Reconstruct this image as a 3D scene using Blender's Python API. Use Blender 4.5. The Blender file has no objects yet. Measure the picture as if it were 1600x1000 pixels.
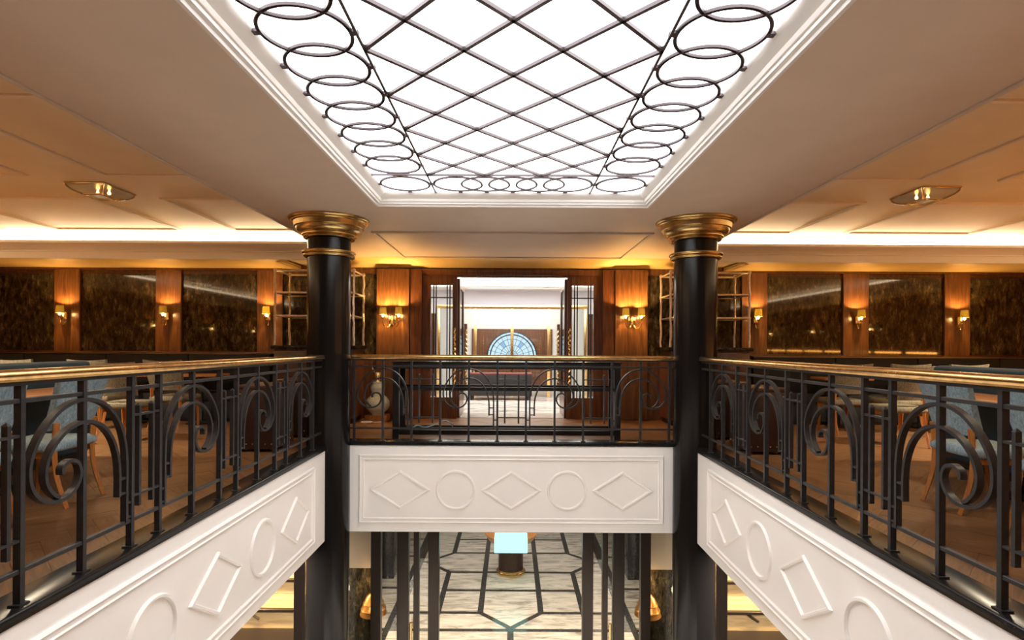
import bpy, bmesh, math, random
from mathutils import Vector
random.seed(7)
PI = math.pi
sc = bpy.context.scene
C = sc.collection

# ------------------------------------------------------------------ camera, world, exposure
cam_d = bpy.data.cameras.new('camera')
cam_d.sensor_width = 36.0
cam_d.lens = 36.0 * 875.0 / 1600.0
cam_d.shift_y = 0.025
cam_d.clip_start = 0.02
cam = bpy.data.objects.new('camera', cam_d)
cam.location = (0, 0, 1.2)
cam.rotation_euler = (PI / 2, -0.0055, 0)
C.objects.link(cam)
sc.camera = cam

world = bpy.data.worlds.new('world')
sc.world = world
world.use_nodes = True
world.node_tree.nodes['Background'].inputs[0].default_value = (1.0, 0.85, 0.7, 1)
world.node_tree.nodes['Background'].inputs[1].default_value = 0.02

sc.view_settings.view_transform = 'Standard'
sc.view_settings.look = 'None'
sc.view_settings.gamma = 1.0
sc.view_settings.exposure = 1.0
sc.view_settings.use_curve_mapping = False
sc.cycles.use_denoising = True
sc.cycles.max_bounces = 8
sc.cycles.diffuse_bounces = 4
sc.cycles.glossy_bounces = 4
sc.cycles.transmission_bounces = 6
sc.cycles.transparent_max_bounces = 12
sc.cycles.sample_clamp_indirect = 6.0
sc.cycles.caustics_reflective = False
sc.cycles.caustics_refractive = False

SKY = 2.9          # luminous glass of the skylight
COVE = 5.0         # cove light strips
FOYER = 4.2        # luminous foyer ceiling
SCONCE_W = 9.5     # watts for each sconce candle
LOBBY_W = 13.0     # lower lobby ceiling lights

# lower lobby ceiling lights, bar shelving light, and bounce lights added in the well
def area(name, loc, size, watts, col, size_y=None, rot=(0, 0, 0)):
    d = bpy.data.lights.new(name, 'AREA')
    d.energy = watts; d.color = col; d.size = size
    if size_y:
        d.shape = 'RECTANGLE'; d.size_y = size_y
    o = bpy.data.objects.new(name, d); o.location = loc; o.rotation_euler = rot
    C.objects.link(o)
    return o
YM_ = 3.155
for yy in (8.6, 10.6, 12.6):
    area('lobby_light', (0, yy, -1.0), 2.6, LOBBY_W, (1.0, 0.90, 0.76), 0.5)
for s in (-1, 1):
    area('well_bounce_light', (s * 2.7, YM_ + 1.4, -1.0), 0.4, 150, (1.0, 0.93, 0.85), 3.2)  # added under each balcony to bounce light onto fascias and soffit
    area('bar_light', (s * 4.0, 7.85, -1.0), 1.6, 170, (1.0, 0.76, 0.46), 0.3)

# ------------------------------------------------------------------ materials
M = {}
def newmat(name):
    m = bpy.data.materials.new(name); m.use_nodes = True
    nt = m.node_tree
    b = nt.nodes['Principled BSDF']
    M[name] = m
    return m, nt, b
def N(nt, typ, **kw):
    n = nt.nodes.new(typ)
    for k, v in kw.items():
        setattr(n, k, v)
    return n
def plain(name, col, rough=0.5, metal=0.0, coat=0.0, spec=0.5, var=0.0, scale=12.0, bump=0.0):
    m, nt, b = newmat(name)
    b.inputs['Base Color'].default_value = (*col, 1)
    b.inputs['Roughness'].default_value = rough
    b.inputs['Metallic'].default_value = metal
    b.inputs['Specular IOR Level'].default_value = spec
    b.inputs['Coat Weight'].default_value = coat
    b.inputs['Coat Roughness'].default_value = 0.05
    if var or bump:
        tc = N(nt, 'ShaderNodeTexCoord'); nz = N(nt, 'ShaderNodeTexNoise')
        nz.inputs['Scale'].default_value = scale; nz.inputs['Detail'].default_value = 4
        nt.links.new(tc.outputs['Object'], nz.inputs['Vector'])
        if var:
            r = N(nt, 'ShaderNodeValToRGB')
            r.color_ramp.elements[0].color = (*[max(0, c * (1 - var)) for c in col], 1)
            r.color_ramp.elements[1].color = (*[min(1, c * (1 + var)) for c in col], 1)
            r.color_ramp.elements[0].position = 0.3; r.color_ramp.elements[1].position = 0.7
            nt.links.new(nz.outputs['Fac'], r.inputs[0]); nt.links.new(r.outputs[0], b.inputs['Base Color'])
        if bump:
            bp = N(nt, 'ShaderNodeBump'); bp.inputs['Strength'].default_value = bump; bp.inputs['Distance'].default_value = 0.01
            nt.links.new(nz.outputs['Fac'], bp.inputs['Height']); nt.links.new(bp.outputs[0], b.inputs['Normal'])
    return m
def emit(name, col, strength):
    m, nt, b = newmat(name)
    nt.nodes.remove(b)
    e = N(nt, 'ShaderNodeEmission'); e.inputs[0].default_value = (*col, 1); e.inputs[1].default_value = strength
    nt.links.new(e.outputs[0], nt.nodes['Material Output'].inputs[0])
    return m
def ramp_tex(name, cols, pos, scale, mapping, rough, detail=6, distortion=1.0, coat=0.0, objrand=0.0, bump=0.0, noise_rough=0.6, rotz=0.0, rot=None):
    m, nt, b = newmat(name)
    tc = N(nt, 'ShaderNodeTexCoord'); mp = N(nt, 'ShaderNodeMapping'); mp.inputs['Scale'].default_value = mapping; mp.inputs['Rotation'].default_value = rot or (0, 0, rotz)
    nz = N(nt, 'ShaderNodeTexNoise')
    nz.inputs['Scale'].default_value = scale; nz.inputs['Detail'].default_value = detail
    nz.inputs['Roughness'].default_value = noise_rough; nz.inputs['Distortion'].default_value = distortion
    nt.links.new(tc.outputs['Object'], mp.inputs[0]); nt.links.new(mp.outputs[0], nz.inputs['Vector'])
    r = N(nt, 'ShaderNodeValToRGB'); cr = r.color_ramp
    while len(cr.elements) < len(cols): cr.elements.new(0.5)
    for e, c, p in zip(cr.elements, cols, pos):
        e.position = p; e.color = (*c, 1)
    nt.links.new(nz.outputs['Fac'], r.inputs[0])
    out = r.outputs[0]
    if objrand:
        oi = N(nt, 'ShaderNodeObjectInfo'); mr = N(nt, 'ShaderNodeMapRange')
        mr.inputs[3].default_value = 1 - objrand; mr.inputs[4].default_value = 1 + objrand
        hs = N(nt, 'ShaderNodeHueSaturation')
        nt.links.new(oi.outputs['Random'], mr.inputs[0]); nt.links.new(mr.outputs[0], hs.inputs['Value'])
        nt.links.new(out, hs.inputs['Color']); out = hs.outputs[0]
        ad = N(nt, 'ShaderNodeVectorMath', operation='ADD'); cb = N(nt, 'ShaderNodeCombineXYZ')
        ml = N(nt, 'ShaderNodeMath', operation='MULTIPLY'); ml.inputs[1].default_value = 37.0
        nt.links.new(oi.outputs['Random'], ml.inputs[0])
        for k in range(3): nt.links.new(ml.outputs[0], cb.inputs[k])
        nt.links.new(mp.outputs[0], ad.inputs[0]); nt.links.new(cb.outputs[0], ad.inputs[1]); nt.links.new(ad.outputs[0], nz.inputs['Vector'])
    nt.links.new(out, b.inputs['Base Color'])
    b.inputs['Roughness'].default_value = rough; b.inputs['Coat Weight'].default_value = coat
    b.inputs['Coat Roughness'].default_value = 0.08
    if bump:
        bp = N(nt, 'ShaderNodeBump'); bp.inputs['Strength'].default_value = bump; bp.inputs['Distance'].default_value = 0.004
        nt.links.new(nz.outputs['Fac'], bp.inputs['Height']); nt.links.new(bp.outputs[0], b.inputs['Normal'])
    return m
def glass(name, tint, base=0.04, rough=0.0):
    m, nt, b = newmat(name); nt.nodes.remove(b)
    t = N(nt, 'ShaderNodeBsdfTransparent'); t.inputs[0].default_value = (*tint, 1)
    g = N(nt, 'ShaderNodeBsdfGlossy'); g.inputs['Roughness'].default_value = rough
    fr = N(nt, 'ShaderNodeFresnel'); fr.inputs[0].default_value = 1.45
    ad = N(nt, 'ShaderNodeMath', operation='ADD'); ad.inputs[1].default_value = base
    mx = N(nt, 'ShaderNodeMixShader')
    nt.links.new(fr.outputs[0], ad.inputs[0]); nt.links.new(ad.outputs[0], mx.inputs[0])
    nt.links.new(t.outputs[0], mx.inputs[1]); nt.links.new(g.outputs[0], mx.inputs[2])
    nt.links.new(mx.outputs[0], nt.nodes['Material Output'].inputs[0])
    return m

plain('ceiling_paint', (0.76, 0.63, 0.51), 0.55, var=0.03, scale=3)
plain('dining_ceiling_paint', (0.86, 0.74, 0.54), 0.5, var=0.03, scale=3)
plain('white_paint', (0.94, 0.905, 0.87), 0.35, var=0.01, scale=4)
plain('cornice_white', (0.90, 0.87, 0.83), 0.35)
plain('brass', (0.86, 0.58, 0.24), 0.22, 1.0, var=0.12, scale=25)
plain('antique_brass', (0.62, 0.44, 0.19), 0.27, 1.0, var=0.18, scale=14)
plain('handrail_brass', (0.80, 0.50, 0.20), 0.2, 1.0, var=0.2, scale=18)
plain('champagne_metal', (0.80, 0.69, 0.58), 0.3, 0.6, var=0.15, scale=30)
plain('black_lacquer', (0.008, 0.007, 0.0065), 0.19, 0.0, coat=0.0, spec=0.3)
plain('black_stone', (0.010, 0.010, 0.010), 0.20, spec=0.3, var=0.4, scale=30)
plain('wrought_iron', (0.030, 0.029, 0.030), 0.40, 0.3, var=0.2, scale=40)
plain('black_metal', (0.014, 0.013, 0.013), 0.3, 0.2)
plain('leather', (0.034, 0.014, 0.009), 0.38, var=0.25, scale=20, bump=0.15)
plain('leather_trim', (0.06, 0.025, 0.014), 0.3)
plain('teal_velvet', (0.002, 0.027, 0.048), 0.65, var=0.25, scale=8)
plain('navy_seat', (0.003, 0.005, 0.010), 0.6, var=0.2)
plain('celadon', (0.50, 0.52, 0.38), 0.12, coat=0.6, var=0.12, scale=40)
plain('maroon', (0.12, 0.018, 0.015), 0.5)
plain('foyer_wall', (0.80, 0.76, 0.74), 0.6)
plain('lavender_wall', (0.62, 0.60, 0.66), 0.6)
plain('foyer_floor', (0.62, 0.56, 0.50), 0.12, var=0.12, scale=5)
plain('white_plastic', (0.75, 0.72, 0.66), 0.4)
plain('blue_strap', (0.30, 0.45, 0.50), 0.5)
plain('dark_void', (0.010, 0.008, 0.007), 0.5)
plain('lead', (0.03, 0.03, 0.035), 0.4, 0.5)
plain('bronze_frame', (0.030, 0.021, 0.016), 0.28, 0.5)
plain('skylight_iron', (0.10, 0.080, 0.088), 0.35, 0.4)
plain('silver_trim', (0.22, 0.20, 0.17), 0.3, 1.0)
WOODM = ((0.085, 0.032, 0.010), (0.170, 0.070, 0.022), (0.26, 0.118, 0.040))
ramp_tex('wall_wood', WOODM, (0.3, 0.52, 0.72), 3.0, (9, 9, 0.7), 0.33, coat=0.25, objrand=0.12)
ramp_tex('door_wood', ((0.060, 0.020, 0.007), (0.135, 0.048, 0.016), (0.20, 0.080, 0.028)), (0.3, 0.52, 0.75), 3.0, (9, 9, 0.7), 0.33, coat=0.3)
ramp_tex('dark_wood', ((0.03, 0.010, 0.005), (0.055, 0.019, 0.009), (0.09, 0.034, 0.015)), (0.3, 0.52, 0.75), 3.0, (1.0, 9, 9), 0.3, coat=0.3)
ramp_tex('parquet', ((0.10, 0.048, 0.020), (0.20, 0.10, 0.042), (0.30, 0.16, 0.072)), (0.28, 0.52, 0.78), 4.0, (0.9, 9, 9), 0.36, objrand=0.10, coat=0.05)
ramp_tex('chair_wood', ((0.30, 0.095, 0.016), (0.44, 0.155, 0.028), (0.52, 0.20, 0.042)), (0.3, 0.5, 0.7), 4.0, (12, 12, 1), 0.35, objrand=0.1)
ramp_tex('table_wood', ((0.34, 0.13, 0.04), (0.48, 0.20, 0.065), (0.55, 0.25, 0.09)), (0.3, 0.5, 0.7), 3.0, (12, 1, 12), 0.3, coat=0.2)
ramp_tex('granite', ((0.010, 0.008, 0.005), (0.050, 0.038, 0.020), (0.14, 0.108, 0.054), (0.52, 0.44, 0.26)), (0.40, 0.52, 0.60, 0.74), 6.0, (2.6, 1.0, 1.0), 0.035, detail=15, distortion=0.3, rot=(0, 0.7, 0), coat=0.2, objrand=0.15, noise_rough=0.82)
ramp_tex('marble', ((0.20, 0.19, 0.18), (0.44, 0.42, 0.39), (0.64, 0.61, 0.57), (0.78, 0.75, 0.71)), (0.32, 0.42, 0.50, 0.64), 1.5, (1.0, 5.0, 1.0), 0.14, detail=9, distortion=1.2, objrand=0.06, noise_rough=0.65, rotz=-0.9)
plain('inlay', (0.05, 0.05, 0.052), 0.12, var=0.5, scale=30)
ramp_tex('blue_fabric', ((0.11, 0.18, 0.21), (0.25, 0.34, 0.37), (0.42, 0.50, 0.52)), (0.3, 0.5, 0.72), 14.0, (5, 5, 1.2), 0.85, detail=5, distortion=1.6, bump=0.1)
ramp_tex('beige_fabric', ((0.10, 0.088, 0.055), (0.185, 0.165, 0.112), (0.28, 0.25, 0.18)), (0.3, 0.5, 0.72), 16.0, (4, 4, 1.4), 0.85, detail=5, distortion=1.2, bump=0.1)
ramp_tex('golden_planks', ((0.50, 0.33, 0.15), (0.64, 0.45, 0.22), (0.72, 0.53, 0.28)), (0.3, 0.5, 0.7), 3.0, (0.7, 9, 9), 0.4, objrand=0.08)
emit('skylight_glass', (1.0, 0.985, 0.97), SKY)
emit('cove_glow', (1.0, 0.76, 0.48), COVE)
emit('foyer_glow', (1.0, 0.95, 0.88), FOYER)
emit('candle', (1.0, 0.58, 0.19), 60.0)
emit('ceiling_bulb', (1.0, 0.62, 0.18), 9.0)
emit('fan_glass', (0.60, 0.80, 0.92), 0.62)
emit('fan_glass_deep', (0.34, 0.56, 0.85), 0.55)
emit('teal_block', (0.42, 1.0, 0.86), 0.8)
plain('amber_lamp', (0.75, 0.36, 0.10), 0.28, 0.7)
plain('gold_paint', (0.92, 0.68, 0.28), 0.45, 0.15, var=0.06, scale=3)
plain('reflection_taupe', (0.52, 0.43, 0.35), 0.3)
plain('lit_molding_paint', (0.86, 0.74, 0.58), 0.4)  # slightly paler than the ceiling, standing in for grazing light on the moldings
emit('amber_strip', (1.0, 0.42, 0.08), 12.0)
glass('clear_glass', (0.96, 0.98, 0.97), 0.01)
glass('screen_glass', (0.88, 0.87, 0.83), 0.05)
glass('smoked_glass', (0.35, 0.31, 0.27), 0.12)
m, nt, b = newmat('ribbed_glass')
b.inputs['Base Color'].default_value = (0.55, 0.50, 0.42, 1); b.inputs['Roughness'].default_value = 0.12; b.inputs['Alpha'].default_value = 0.55
# olive lamp shade: diffuse and translucent
m, nt, b = newmat('shade'); nt.nodes.remove(b)
d = N(nt, 'ShaderNodeBsdfDiffuse'); d.inputs[0].default_value = (0.40, 0.37, 0.18, 1)
t = N(nt, 'ShaderNodeBsdfTranslucent'); t.inputs[0].default_value = (0.36, 0.31, 0.11, 1)
mx = N(nt, 'ShaderNodeMixShader'); mx.inputs[0].default_value = 0.4
nt.links.new(d.outputs[0], mx.inputs[1]); nt.links.new(t.outputs[0], mx.inputs[2]); nt.links.new(mx.outputs[0], nt.nodes['Material Output'].inputs[0])
# banquette fabric: concentric wavy lozenges
m, nt, b = newmat('banquette_fabric')
tc = N(nt, 'ShaderNodeTexCoord'); nz = N(nt, 'ShaderNodeTexNoise'); nz.inputs['Scale'].default_value = 5.0
sx = N(nt, 'ShaderNodeSeparateXYZ'); nt.links.new(tc.outputs['Object'], sx.inputs[0]); nt.links.new(tc.outputs['Object'], nz.inputs['Vector'])
px = N(nt, 'ShaderNodeMath', operation='PINGPONG'); px.inputs[1].default_value = 0.22; nt.links.new(sx.outputs[0], px.inputs[0])
pz = N(nt, 'ShaderNodeMath', operation='PINGPONG'); pz.inputs[1].default_value = 0.10; nt.links.new(sx.outputs[2], pz.inputs[0])
mz = N(nt, 'ShaderNodeMath', operation='MULTIPLY_ADD'); mz.inputs[1].default_value = 1.7; nt.links.new(pz.outputs[0], mz.inputs[0]); nt.links.new(px.outputs[0], mz.inputs[2])
mn = N(nt, 'ShaderNodeMath', operation='MULTIPLY_ADD'); mn.inputs[1].default_value = 0.10; nt.links.new(nz.outputs['Fac'], mn.inputs[0]); nt.links.new(mz.outputs[0], mn.inputs[2])
mk = N(nt, 'ShaderNodeMath', operation='MULTIPLY'); mk.inputs[1].default_value = 2 * PI / 0.045; nt.links.new(mn.outputs[0], mk.inputs[0])
sn = N(nt, 'ShaderNodeMath', operation='SINE'); nt.links.new(mk.outputs[0], sn.inputs[0])
rr = N(nt, 'ShaderNodeValToRGB'); rr.color_ramp.elements[0].position = 0.55; rr.color_ramp.elements[0].color = (0.002, 0.0025, 0.004, 1)
rr.color_ramp.elements[1].position = 0.9; rr.color_ramp.elements[1].color = (0.020, 0.027, 0.032, 1)
nt.links.new(sn.outputs[0], rr.inputs[0]); nt.links.new(rr.outputs[0], b.inputs['Base Color']); b.inputs['Roughness'].default_value = 0.7

# ------------------------------------------------------------------ mesh helpers
class MB:
    def __init__(s): s.v = []; s.f = []
    def add(s, vs, fs):
        o = len(s.v); s.v += [tuple(p) for p in vs]; s.f += [tuple(i + o for i in f) for f in fs]
        return s
    def box(s, x0, x1, y0, y1, z0, z1):
        vs = [(x0, y0, z0), (x1, y0, z0), (x1, y1, z0), (x0, y1, z0), (x0, y0, z1), (x1, y0, z1), (x1, y1, z1), (x0, y1, z1)]
        return s.add(vs, [(0, 3, 2, 1), (4, 5, 6, 7), (0, 1, 5, 4), (1, 2, 6, 5), (2, 3, 7, 6), (3, 0, 4, 7)])
    def prism(s, poly, a, b, axis='z'):
        def mp(u, v, w):
            return (u, v, w) if axis == 'z' else ((u, w, v) if axis == 'y' else (w, u, v))
        n = len(poly)
        vs = [mp(u, v, a) for u, v in poly] + [mp(u, v, b) for u, v in poly]
        fs = [tuple(range(n))[::-1], tuple(range(n, 2 * n))] + [(i, (i + 1) % n, n + (i + 1) % n, n + i) for i in range(n)]
        return s.add(vs, fs)
    def lathe(s, prof, seg=32, center=(0, 0), closed=False):
        n = len(prof); cx, cy = center
        vs = []
        for k in range(seg):
            a = 2 * PI * k / seg
            vs += [(cx + r * math.cos(a), cy + r * math.sin(a), z) for r, z in prof]
        fs = []
        for k in range(seg):
            k2 = (k + 1) % seg
            for i in range(n - 1 + (1 if closed else 0)):
                j = (i + 1) % n
                fs.append((k * n + i, k2 * n + i, k2 * n + j, k * n + j))
        if not closed:
            if prof[0][0] > 1e-6: fs.append(tuple(k * n for k in range(seg))[::-1])
            if prof[-1][0] > 1e-6: fs.append(tuple(k * n + n - 1 for k in range(seg)))
        return s.add(vs, fs)
    def tube(s, pts, r, seg=8, closed=False, rads=None):
        P = [Vector(p) for p in pts]; n = len(P); vs = []; fs = []
        up = Vector((0, 0, 1)); prev = None
        for i in range(n):
            if closed: t = (P[(i + 1) % n] - P[i - 1]).normalized()
            else: t = (P[min(i + 1, n - 1)] - P[max(i - 1, 0)]).normalized()
            if prev is None:
                a = t.cross(up)
                if a.length < 1e-3: a = t.cross(Vector((1, 0, 0)))
            else: a = prev - t * prev.dot(t)
            a.normalize(); prev = a; bb = t.cross(a)
            rr = rads[i] if rads else r
            vs += [P[i] + (a * math.cos(2 * PI * k / seg) + bb * math.sin(2 * PI * k / seg)) * rr for k in range(seg)]
        m = n if closed else n - 1
        for i in range(m):
            for k in range(seg):
                j = (i + 1) % n; l = (k + 1) % seg
                fs.append((i * seg + k, i * seg + l, j * seg + l, j * seg + k))
        if not closed: fs += [tuple(range(seg))[::-1], tuple(range((n - 1) * seg, n * seg))]
        return s.add(vs, fs)
    def section(s, path, prof, closed=True, mp=None):
        """profile (offset to the left of the path, height) mitred along a flat path; mp(u, v, h) -> point"""
        mp = mp or (lambda u, v, h: (u, -h, v))
        n = len(path); vs = []; q = len(prof); fs = []
        for i in range(n):
            p = Vector(path[i])
            if closed or 0 < i < n - 1:
                d0 = (p - Vector(path[i - 1])).normalized(); d1 = (Vector(path[(i + 1) % n]) - p).normalized()
            elif i == 0: d0 = d1 = (Vector(path[1]) - p).normalized()
            else: d0 = d1 = (p - Vector(path[i - 1])).normalized()
            n0 = Vector((-d0.y, d0.x)); n1 = Vector((-d1.y, d1.x)); b = (n0 + n1)
            b = b / max(0.2, b.length_squared / 2)
            for o, h in prof:
                w = p + b * o; vs.append(mp(w.x, w.y, h))
        for i in range(n if closed else n - 1):
            j = (i + 1) % n
            for k in range(q):
                l = (k + 1) % q
                fs.append((i * q + k, j * q + k, j * q + l, i * q + l))
        if not closed: fs += [tuple(range(q)), tuple(range((n - 1) * q, n * q))[::-1]]
        return s.add(vs, fs)
    def mesh(s, name, mat, bevel=0, seg=2, smooth=True, angle=40):
        me = bpy.data.meshes.new(name); me.from_pydata(s.v, [], s.f)
        bm = bmesh.new(); bm.from_mesh(me)
        if bevel:
            bmesh.ops.bevel(bm, geom=bm.edges[:], offset=bevel, segments=seg, affect='EDGES', profile=0.5)
        bmesh.ops.recalc_face_normals(bm, faces=bm.faces[:])
        bm.to_mesh(me); bm.free()
        if smooth:
            me.polygons.foreach_set('use_smooth', [True] * len(me.polygons))
            me.set_sharp_from_angle(angle=math.radians(angle))
        me.materials.append(M[mat] if isinstance(mat, str) else mat)
        return me
    def build(s, name, mat, parent=None, loc=(0, 0, 0), rot=(0, 0, 0), **kw):
        return put(name, s.mesh(name, mat, **kw), parent, loc, rot)
def put(name, me, parent=None, loc=(0, 0, 0), rot=(0, 0, 0)):
    o = bpy.data.objects.new(name, me); C.objects.link(o)
    o.location = loc; o.rotation_euler = rot
    if parent: o.parent = parent
    return o
def tag(o, label, cat, group=None, kind=None):
    if label: o['label'] = label
    if cat: o['category'] = cat
    if group: o['group'] = group
    if kind: o['kind'] = kind
    return o
def struct(o, label=None):
    o['kind'] = 'structure'
    if label: o['label'] = label
    return o
def empty(name, loc=(0, 0, 0), rz=0.0, label=None, cat=None, group=None):
    o = bpy.data.objects.new(name, None); C.objects.link(o)
    o.location = loc; o.rotation_euler = (0, 0, rz); o.empty_display_size = 0.1
    if label: tag(o, label, cat, group)
    return o
def copy_tree(o, parent=None):
    c = o.copy(); C.objects.link(c); c.parent = parent
    for ch in list(o.children):
        copy_tree(ch, c)
    return c
def dup(root, loc, rz, label):
    c = copy_tree(root); c.location = loc; c.rotation_euler = (0, 0, rz); c['label'] = label
    return c
def spline(pts, n=10, closed=False):
    out = []; P = [Vector(p) for p in pts]; m = len(P)
    for i in range(m - 1):
        p0 = P[max(i - 1, 0)]; p1 = P[i]; p2 = P[i + 1]; p3 = P[min(i + 2, m - 1)]
        for k in range(n):
            t = k / n
            out.append(0.5 * ((2 * p1) + (p2 - p0) * t + (2 * p0 - 5 * p1 + 4 * p2 - p3) * t * t + (3 * p1 - p0 - 3 * p2 + p3) * t ** 3))
    out.append(P[-1])
    return out
def rect(u0, u1, v0, v1): return [(u0, v0), (u1, v0), (u1, v1), (u0, v1)]
SQ = lambda w, d: [(-w / 2, -d / 2), (w / 2, -d / 2), (w / 2, d / 2), (-w / 2, d / 2)]
MOLD = lambda w, h: [(-w / 2, -0.002), (-w / 2, h * 0.45), (-w / 4, h), (w / 4, h), (w / 2, h * 0.45), (w / 2, -0.002)]

# key dimensions
ZC = 2.604      # soffit around the skylight
ZD = 2.83       # dining ceilings
ZW = 2.434      # top of the far wall
YW = 9.15       # far wall
XS = 2.02       # side fascia plane
YF = 6.39       # far fascia plane
XE = 2.68       # edge of the central soffit
ZL = -3.4       # lower floor
XO = 9.4        # outer side walls
YB = -3.6       # wall behind the viewer
YM = 3.155      # middle of the well

# ------------------------------------------------------------------ ceilings
c = MB()
hx, hy0, hy1 = 1.37, 2 * YM - 5.635, 5.635
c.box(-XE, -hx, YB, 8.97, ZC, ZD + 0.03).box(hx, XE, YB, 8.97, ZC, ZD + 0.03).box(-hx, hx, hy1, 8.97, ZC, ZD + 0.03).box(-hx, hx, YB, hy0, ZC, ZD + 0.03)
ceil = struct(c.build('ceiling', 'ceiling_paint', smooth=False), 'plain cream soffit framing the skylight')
for s in (-1, 1):
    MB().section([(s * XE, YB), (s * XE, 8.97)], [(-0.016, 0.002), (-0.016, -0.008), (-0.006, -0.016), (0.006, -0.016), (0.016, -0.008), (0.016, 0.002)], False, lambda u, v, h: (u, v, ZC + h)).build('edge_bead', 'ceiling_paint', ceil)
pm = [(-0.022, 0.002), (-0.022, -0.014), (-0.008, -0.024), (0.008, -0.024), (0.022, -0.014), (0.022, 0.002)]
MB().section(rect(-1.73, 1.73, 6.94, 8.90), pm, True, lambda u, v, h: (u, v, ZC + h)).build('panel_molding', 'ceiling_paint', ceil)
# sloping crown between the central soffit and the wall
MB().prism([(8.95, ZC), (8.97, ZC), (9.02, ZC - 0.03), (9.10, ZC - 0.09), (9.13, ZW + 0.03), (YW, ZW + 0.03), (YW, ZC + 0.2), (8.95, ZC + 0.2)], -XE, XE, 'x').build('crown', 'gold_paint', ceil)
ceils = {}
for s, nm in ((-1, 'left'), (1, 'right')):
    x0, x1 = sorted((s * XE, s * XO))
    o = MB().box(x0, x1, YB, 8.3, ZD, ZD + 0.06).build('ceiling_' + nm, 'dining_ceiling_paint', smooth=False)
    struct(o, 'raised cream ceiling with molded panels above the %s dining area' % nm); ceils[s] = o
    for (a, b) in ((2.80, 3.93), (4.71, 6.45), (7.23, 8.3)):
        for (y0, y1) in ((-1.48, 0.24), (1.10, 2.82), (3.68, 5.40), (6.27, 8.0)):
            u0, u1 = sorted((s * a, s * b))
            MB().section(rect(u0, u1, y0, min(y1, 7.93)), pm, True, lambda u, v, h: (u, v, ZD + h)).build('panel_molding', 'lit_molding_paint', o)

# cornices with cove light: far side (across) and outer sides
CORN = [(8.12, ZW), (8.12, 2.528), (8.10, 2.532), (8.10, 2.548), (8.085, 2.552), (8.07, 2.575), (8.03, 2.60), (7.99, 2.615), (7.97, 2.635), (7.97, 2.668), (8.02, 2.668), (8.03, 2.62), (8.22, 2.62), (8.22, ZW)]
tn = 1
for s, nm in ((-1, 'left'), (1, 'right')):
    x0, x1 = sorted((s * (XE - 0.02), s * XO))
    o = struct(MB().prism(CORN, x0, x1, 'x').build('trim_%d' % tn, 'cornice_white', angle=30), 'white stepped cornice glowing along its top, %s of the columns' % nm); tn += 1
    MB().box(x0, x1, 8.13, 8.17, 2.625, 2.745).build('cove_light', 'cove_glow', o, smooth=False)
    MB().box(x0, x1, 8.175, 8.22, 2.60, ZD).build('cove_back', 'cornice_white', o, smooth=False)
    xa, xb = sorted((s * 3.45, s * XO))
    MB().box(xa, xb, 8.15, YW, ZW + 0.001, ZW + 0.05).build('soffit', 'gold_paint', o, smooth=False)
    xa, xb = sorted((s * (XE - 0.02), s * 3.45))
    MB().box(xa, xb, 8.2, YW, ZW + 0.06, ZW + 0.12).build('soffit', 'dining_ceiling_paint', o, smooth=False)
    MB().box(s * XE - 0.02, s * XE + 0.02, 8.1, YW, ZW + 0.03, ZD).build('soffit_return', 'dining_ceiling_paint', o, smooth=False)
    # along the outer wall
    cr = [(s * (y + 0.43), z) for y, z in CORN]
    o2 = struct(MB().prism(cr, YB, 8.1, 'y').build('trim_%d' % tn, 'cornice_white', angle=30)); tn += 1
    u0, u1 = sorted((s * 8.56, s * 8.60))
    MB().box(u0, u1, YB, 8.1, 2.625, 2.745).build('cove_light', 'cove_glow', o2, smooth=False)
    u0, u1 = sorted((s * 8.605, s * 8.65))
    MB().box(u0, u1, YB, 8.1, 2.60, ZD).build('cove_back', 'cornice_white', o2, smooth=False)
    u0, u1 = sorted((s * 8.58, s * XO))
    MB().box(u0, u1, YB, 8.12, ZW + 0.001, ZW + 0.05).build('soffit', 'dining_ceiling_paint', o2, smooth=False)

# ------------------------------------------------------------------ skylight
ZG = 2.70
sky = empty('skylight', (0, YM, ZC), 0, 'large luminous white skylight with diamond lattice and rings of dark iron', 'skylight')
gx, gy0, gy1 = 1.248, 2 * YM - 5.513, 5.513
L = lambda y: y - YM
zt = ZG - ZC
fr = [(0.0, 0.004), (0.0, -0.016), (0.020, -0.016), (0.024, 0.0), (0.044, 0.006), (0.048, 0.026), (0.058, 0.026), (0.062, 0.034), (0.066, 0.05), (0.080, 0.060), (0.100, 0.074), (0.116, 0.094), (0.122, 0.104), (0.122, 0.14), (-0.01, 0.14), (-0.01, 0.004)]
k = MB().section(rect(-1.37, 1.37, L(hy0), L(hy1)), fr, True, lambda u, v, h: (u, v, h))
k.build('cornice_frame', 'cornice_white', sky, angle=25)
lx, ly1 = 0.756, 4.945; PX, PY = 0.504, 0.525; NR = 7; ly0 = ly1 - NR * PY
def pane(poly):
    MB().prism([(u, L(v)) for u, v in poly], zt + 0.012, zt + 0.03).build('pane', 'skylight_glass', sky, smooth=False)
X_ = [-lx + PX * i for i in range(4)]; Y_ = [ly1 - PY * j for j in range(NR + 1)]
hxp, hyp = PX / 2, PY / 2
for i in range(3):
    cx = X_[i] + hxp
    for j in range(NR + 1):
        cy = Y_[j]
        if j == 0: pane([(X_[i], cy), (cx, cy - hyp), (X_[i + 1], cy)])
        elif j == NR: pane([(X_[i], cy), (X_[i + 1], cy), (cx, cy + hyp)])
        else: pane([(X_[i], cy), (cx, cy - hyp), (X_[i + 1], cy), (cx, cy + hyp)])
for j in range(NR):
    cy = Y_[j] - hyp
    for i in range(4):
        x = X_[i]
        if i == 0: pane([(x, cy - hyp), (x + hxp, cy), (x, cy + hyp)])
        elif i == 3: pane([(x, cy - hyp), (x, cy + hyp), (x - hxp, cy)])
        else: pane([(x - hxp, cy), (x, cy - hyp), (x + hxp, cy), (x, cy + hyp)])
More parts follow.
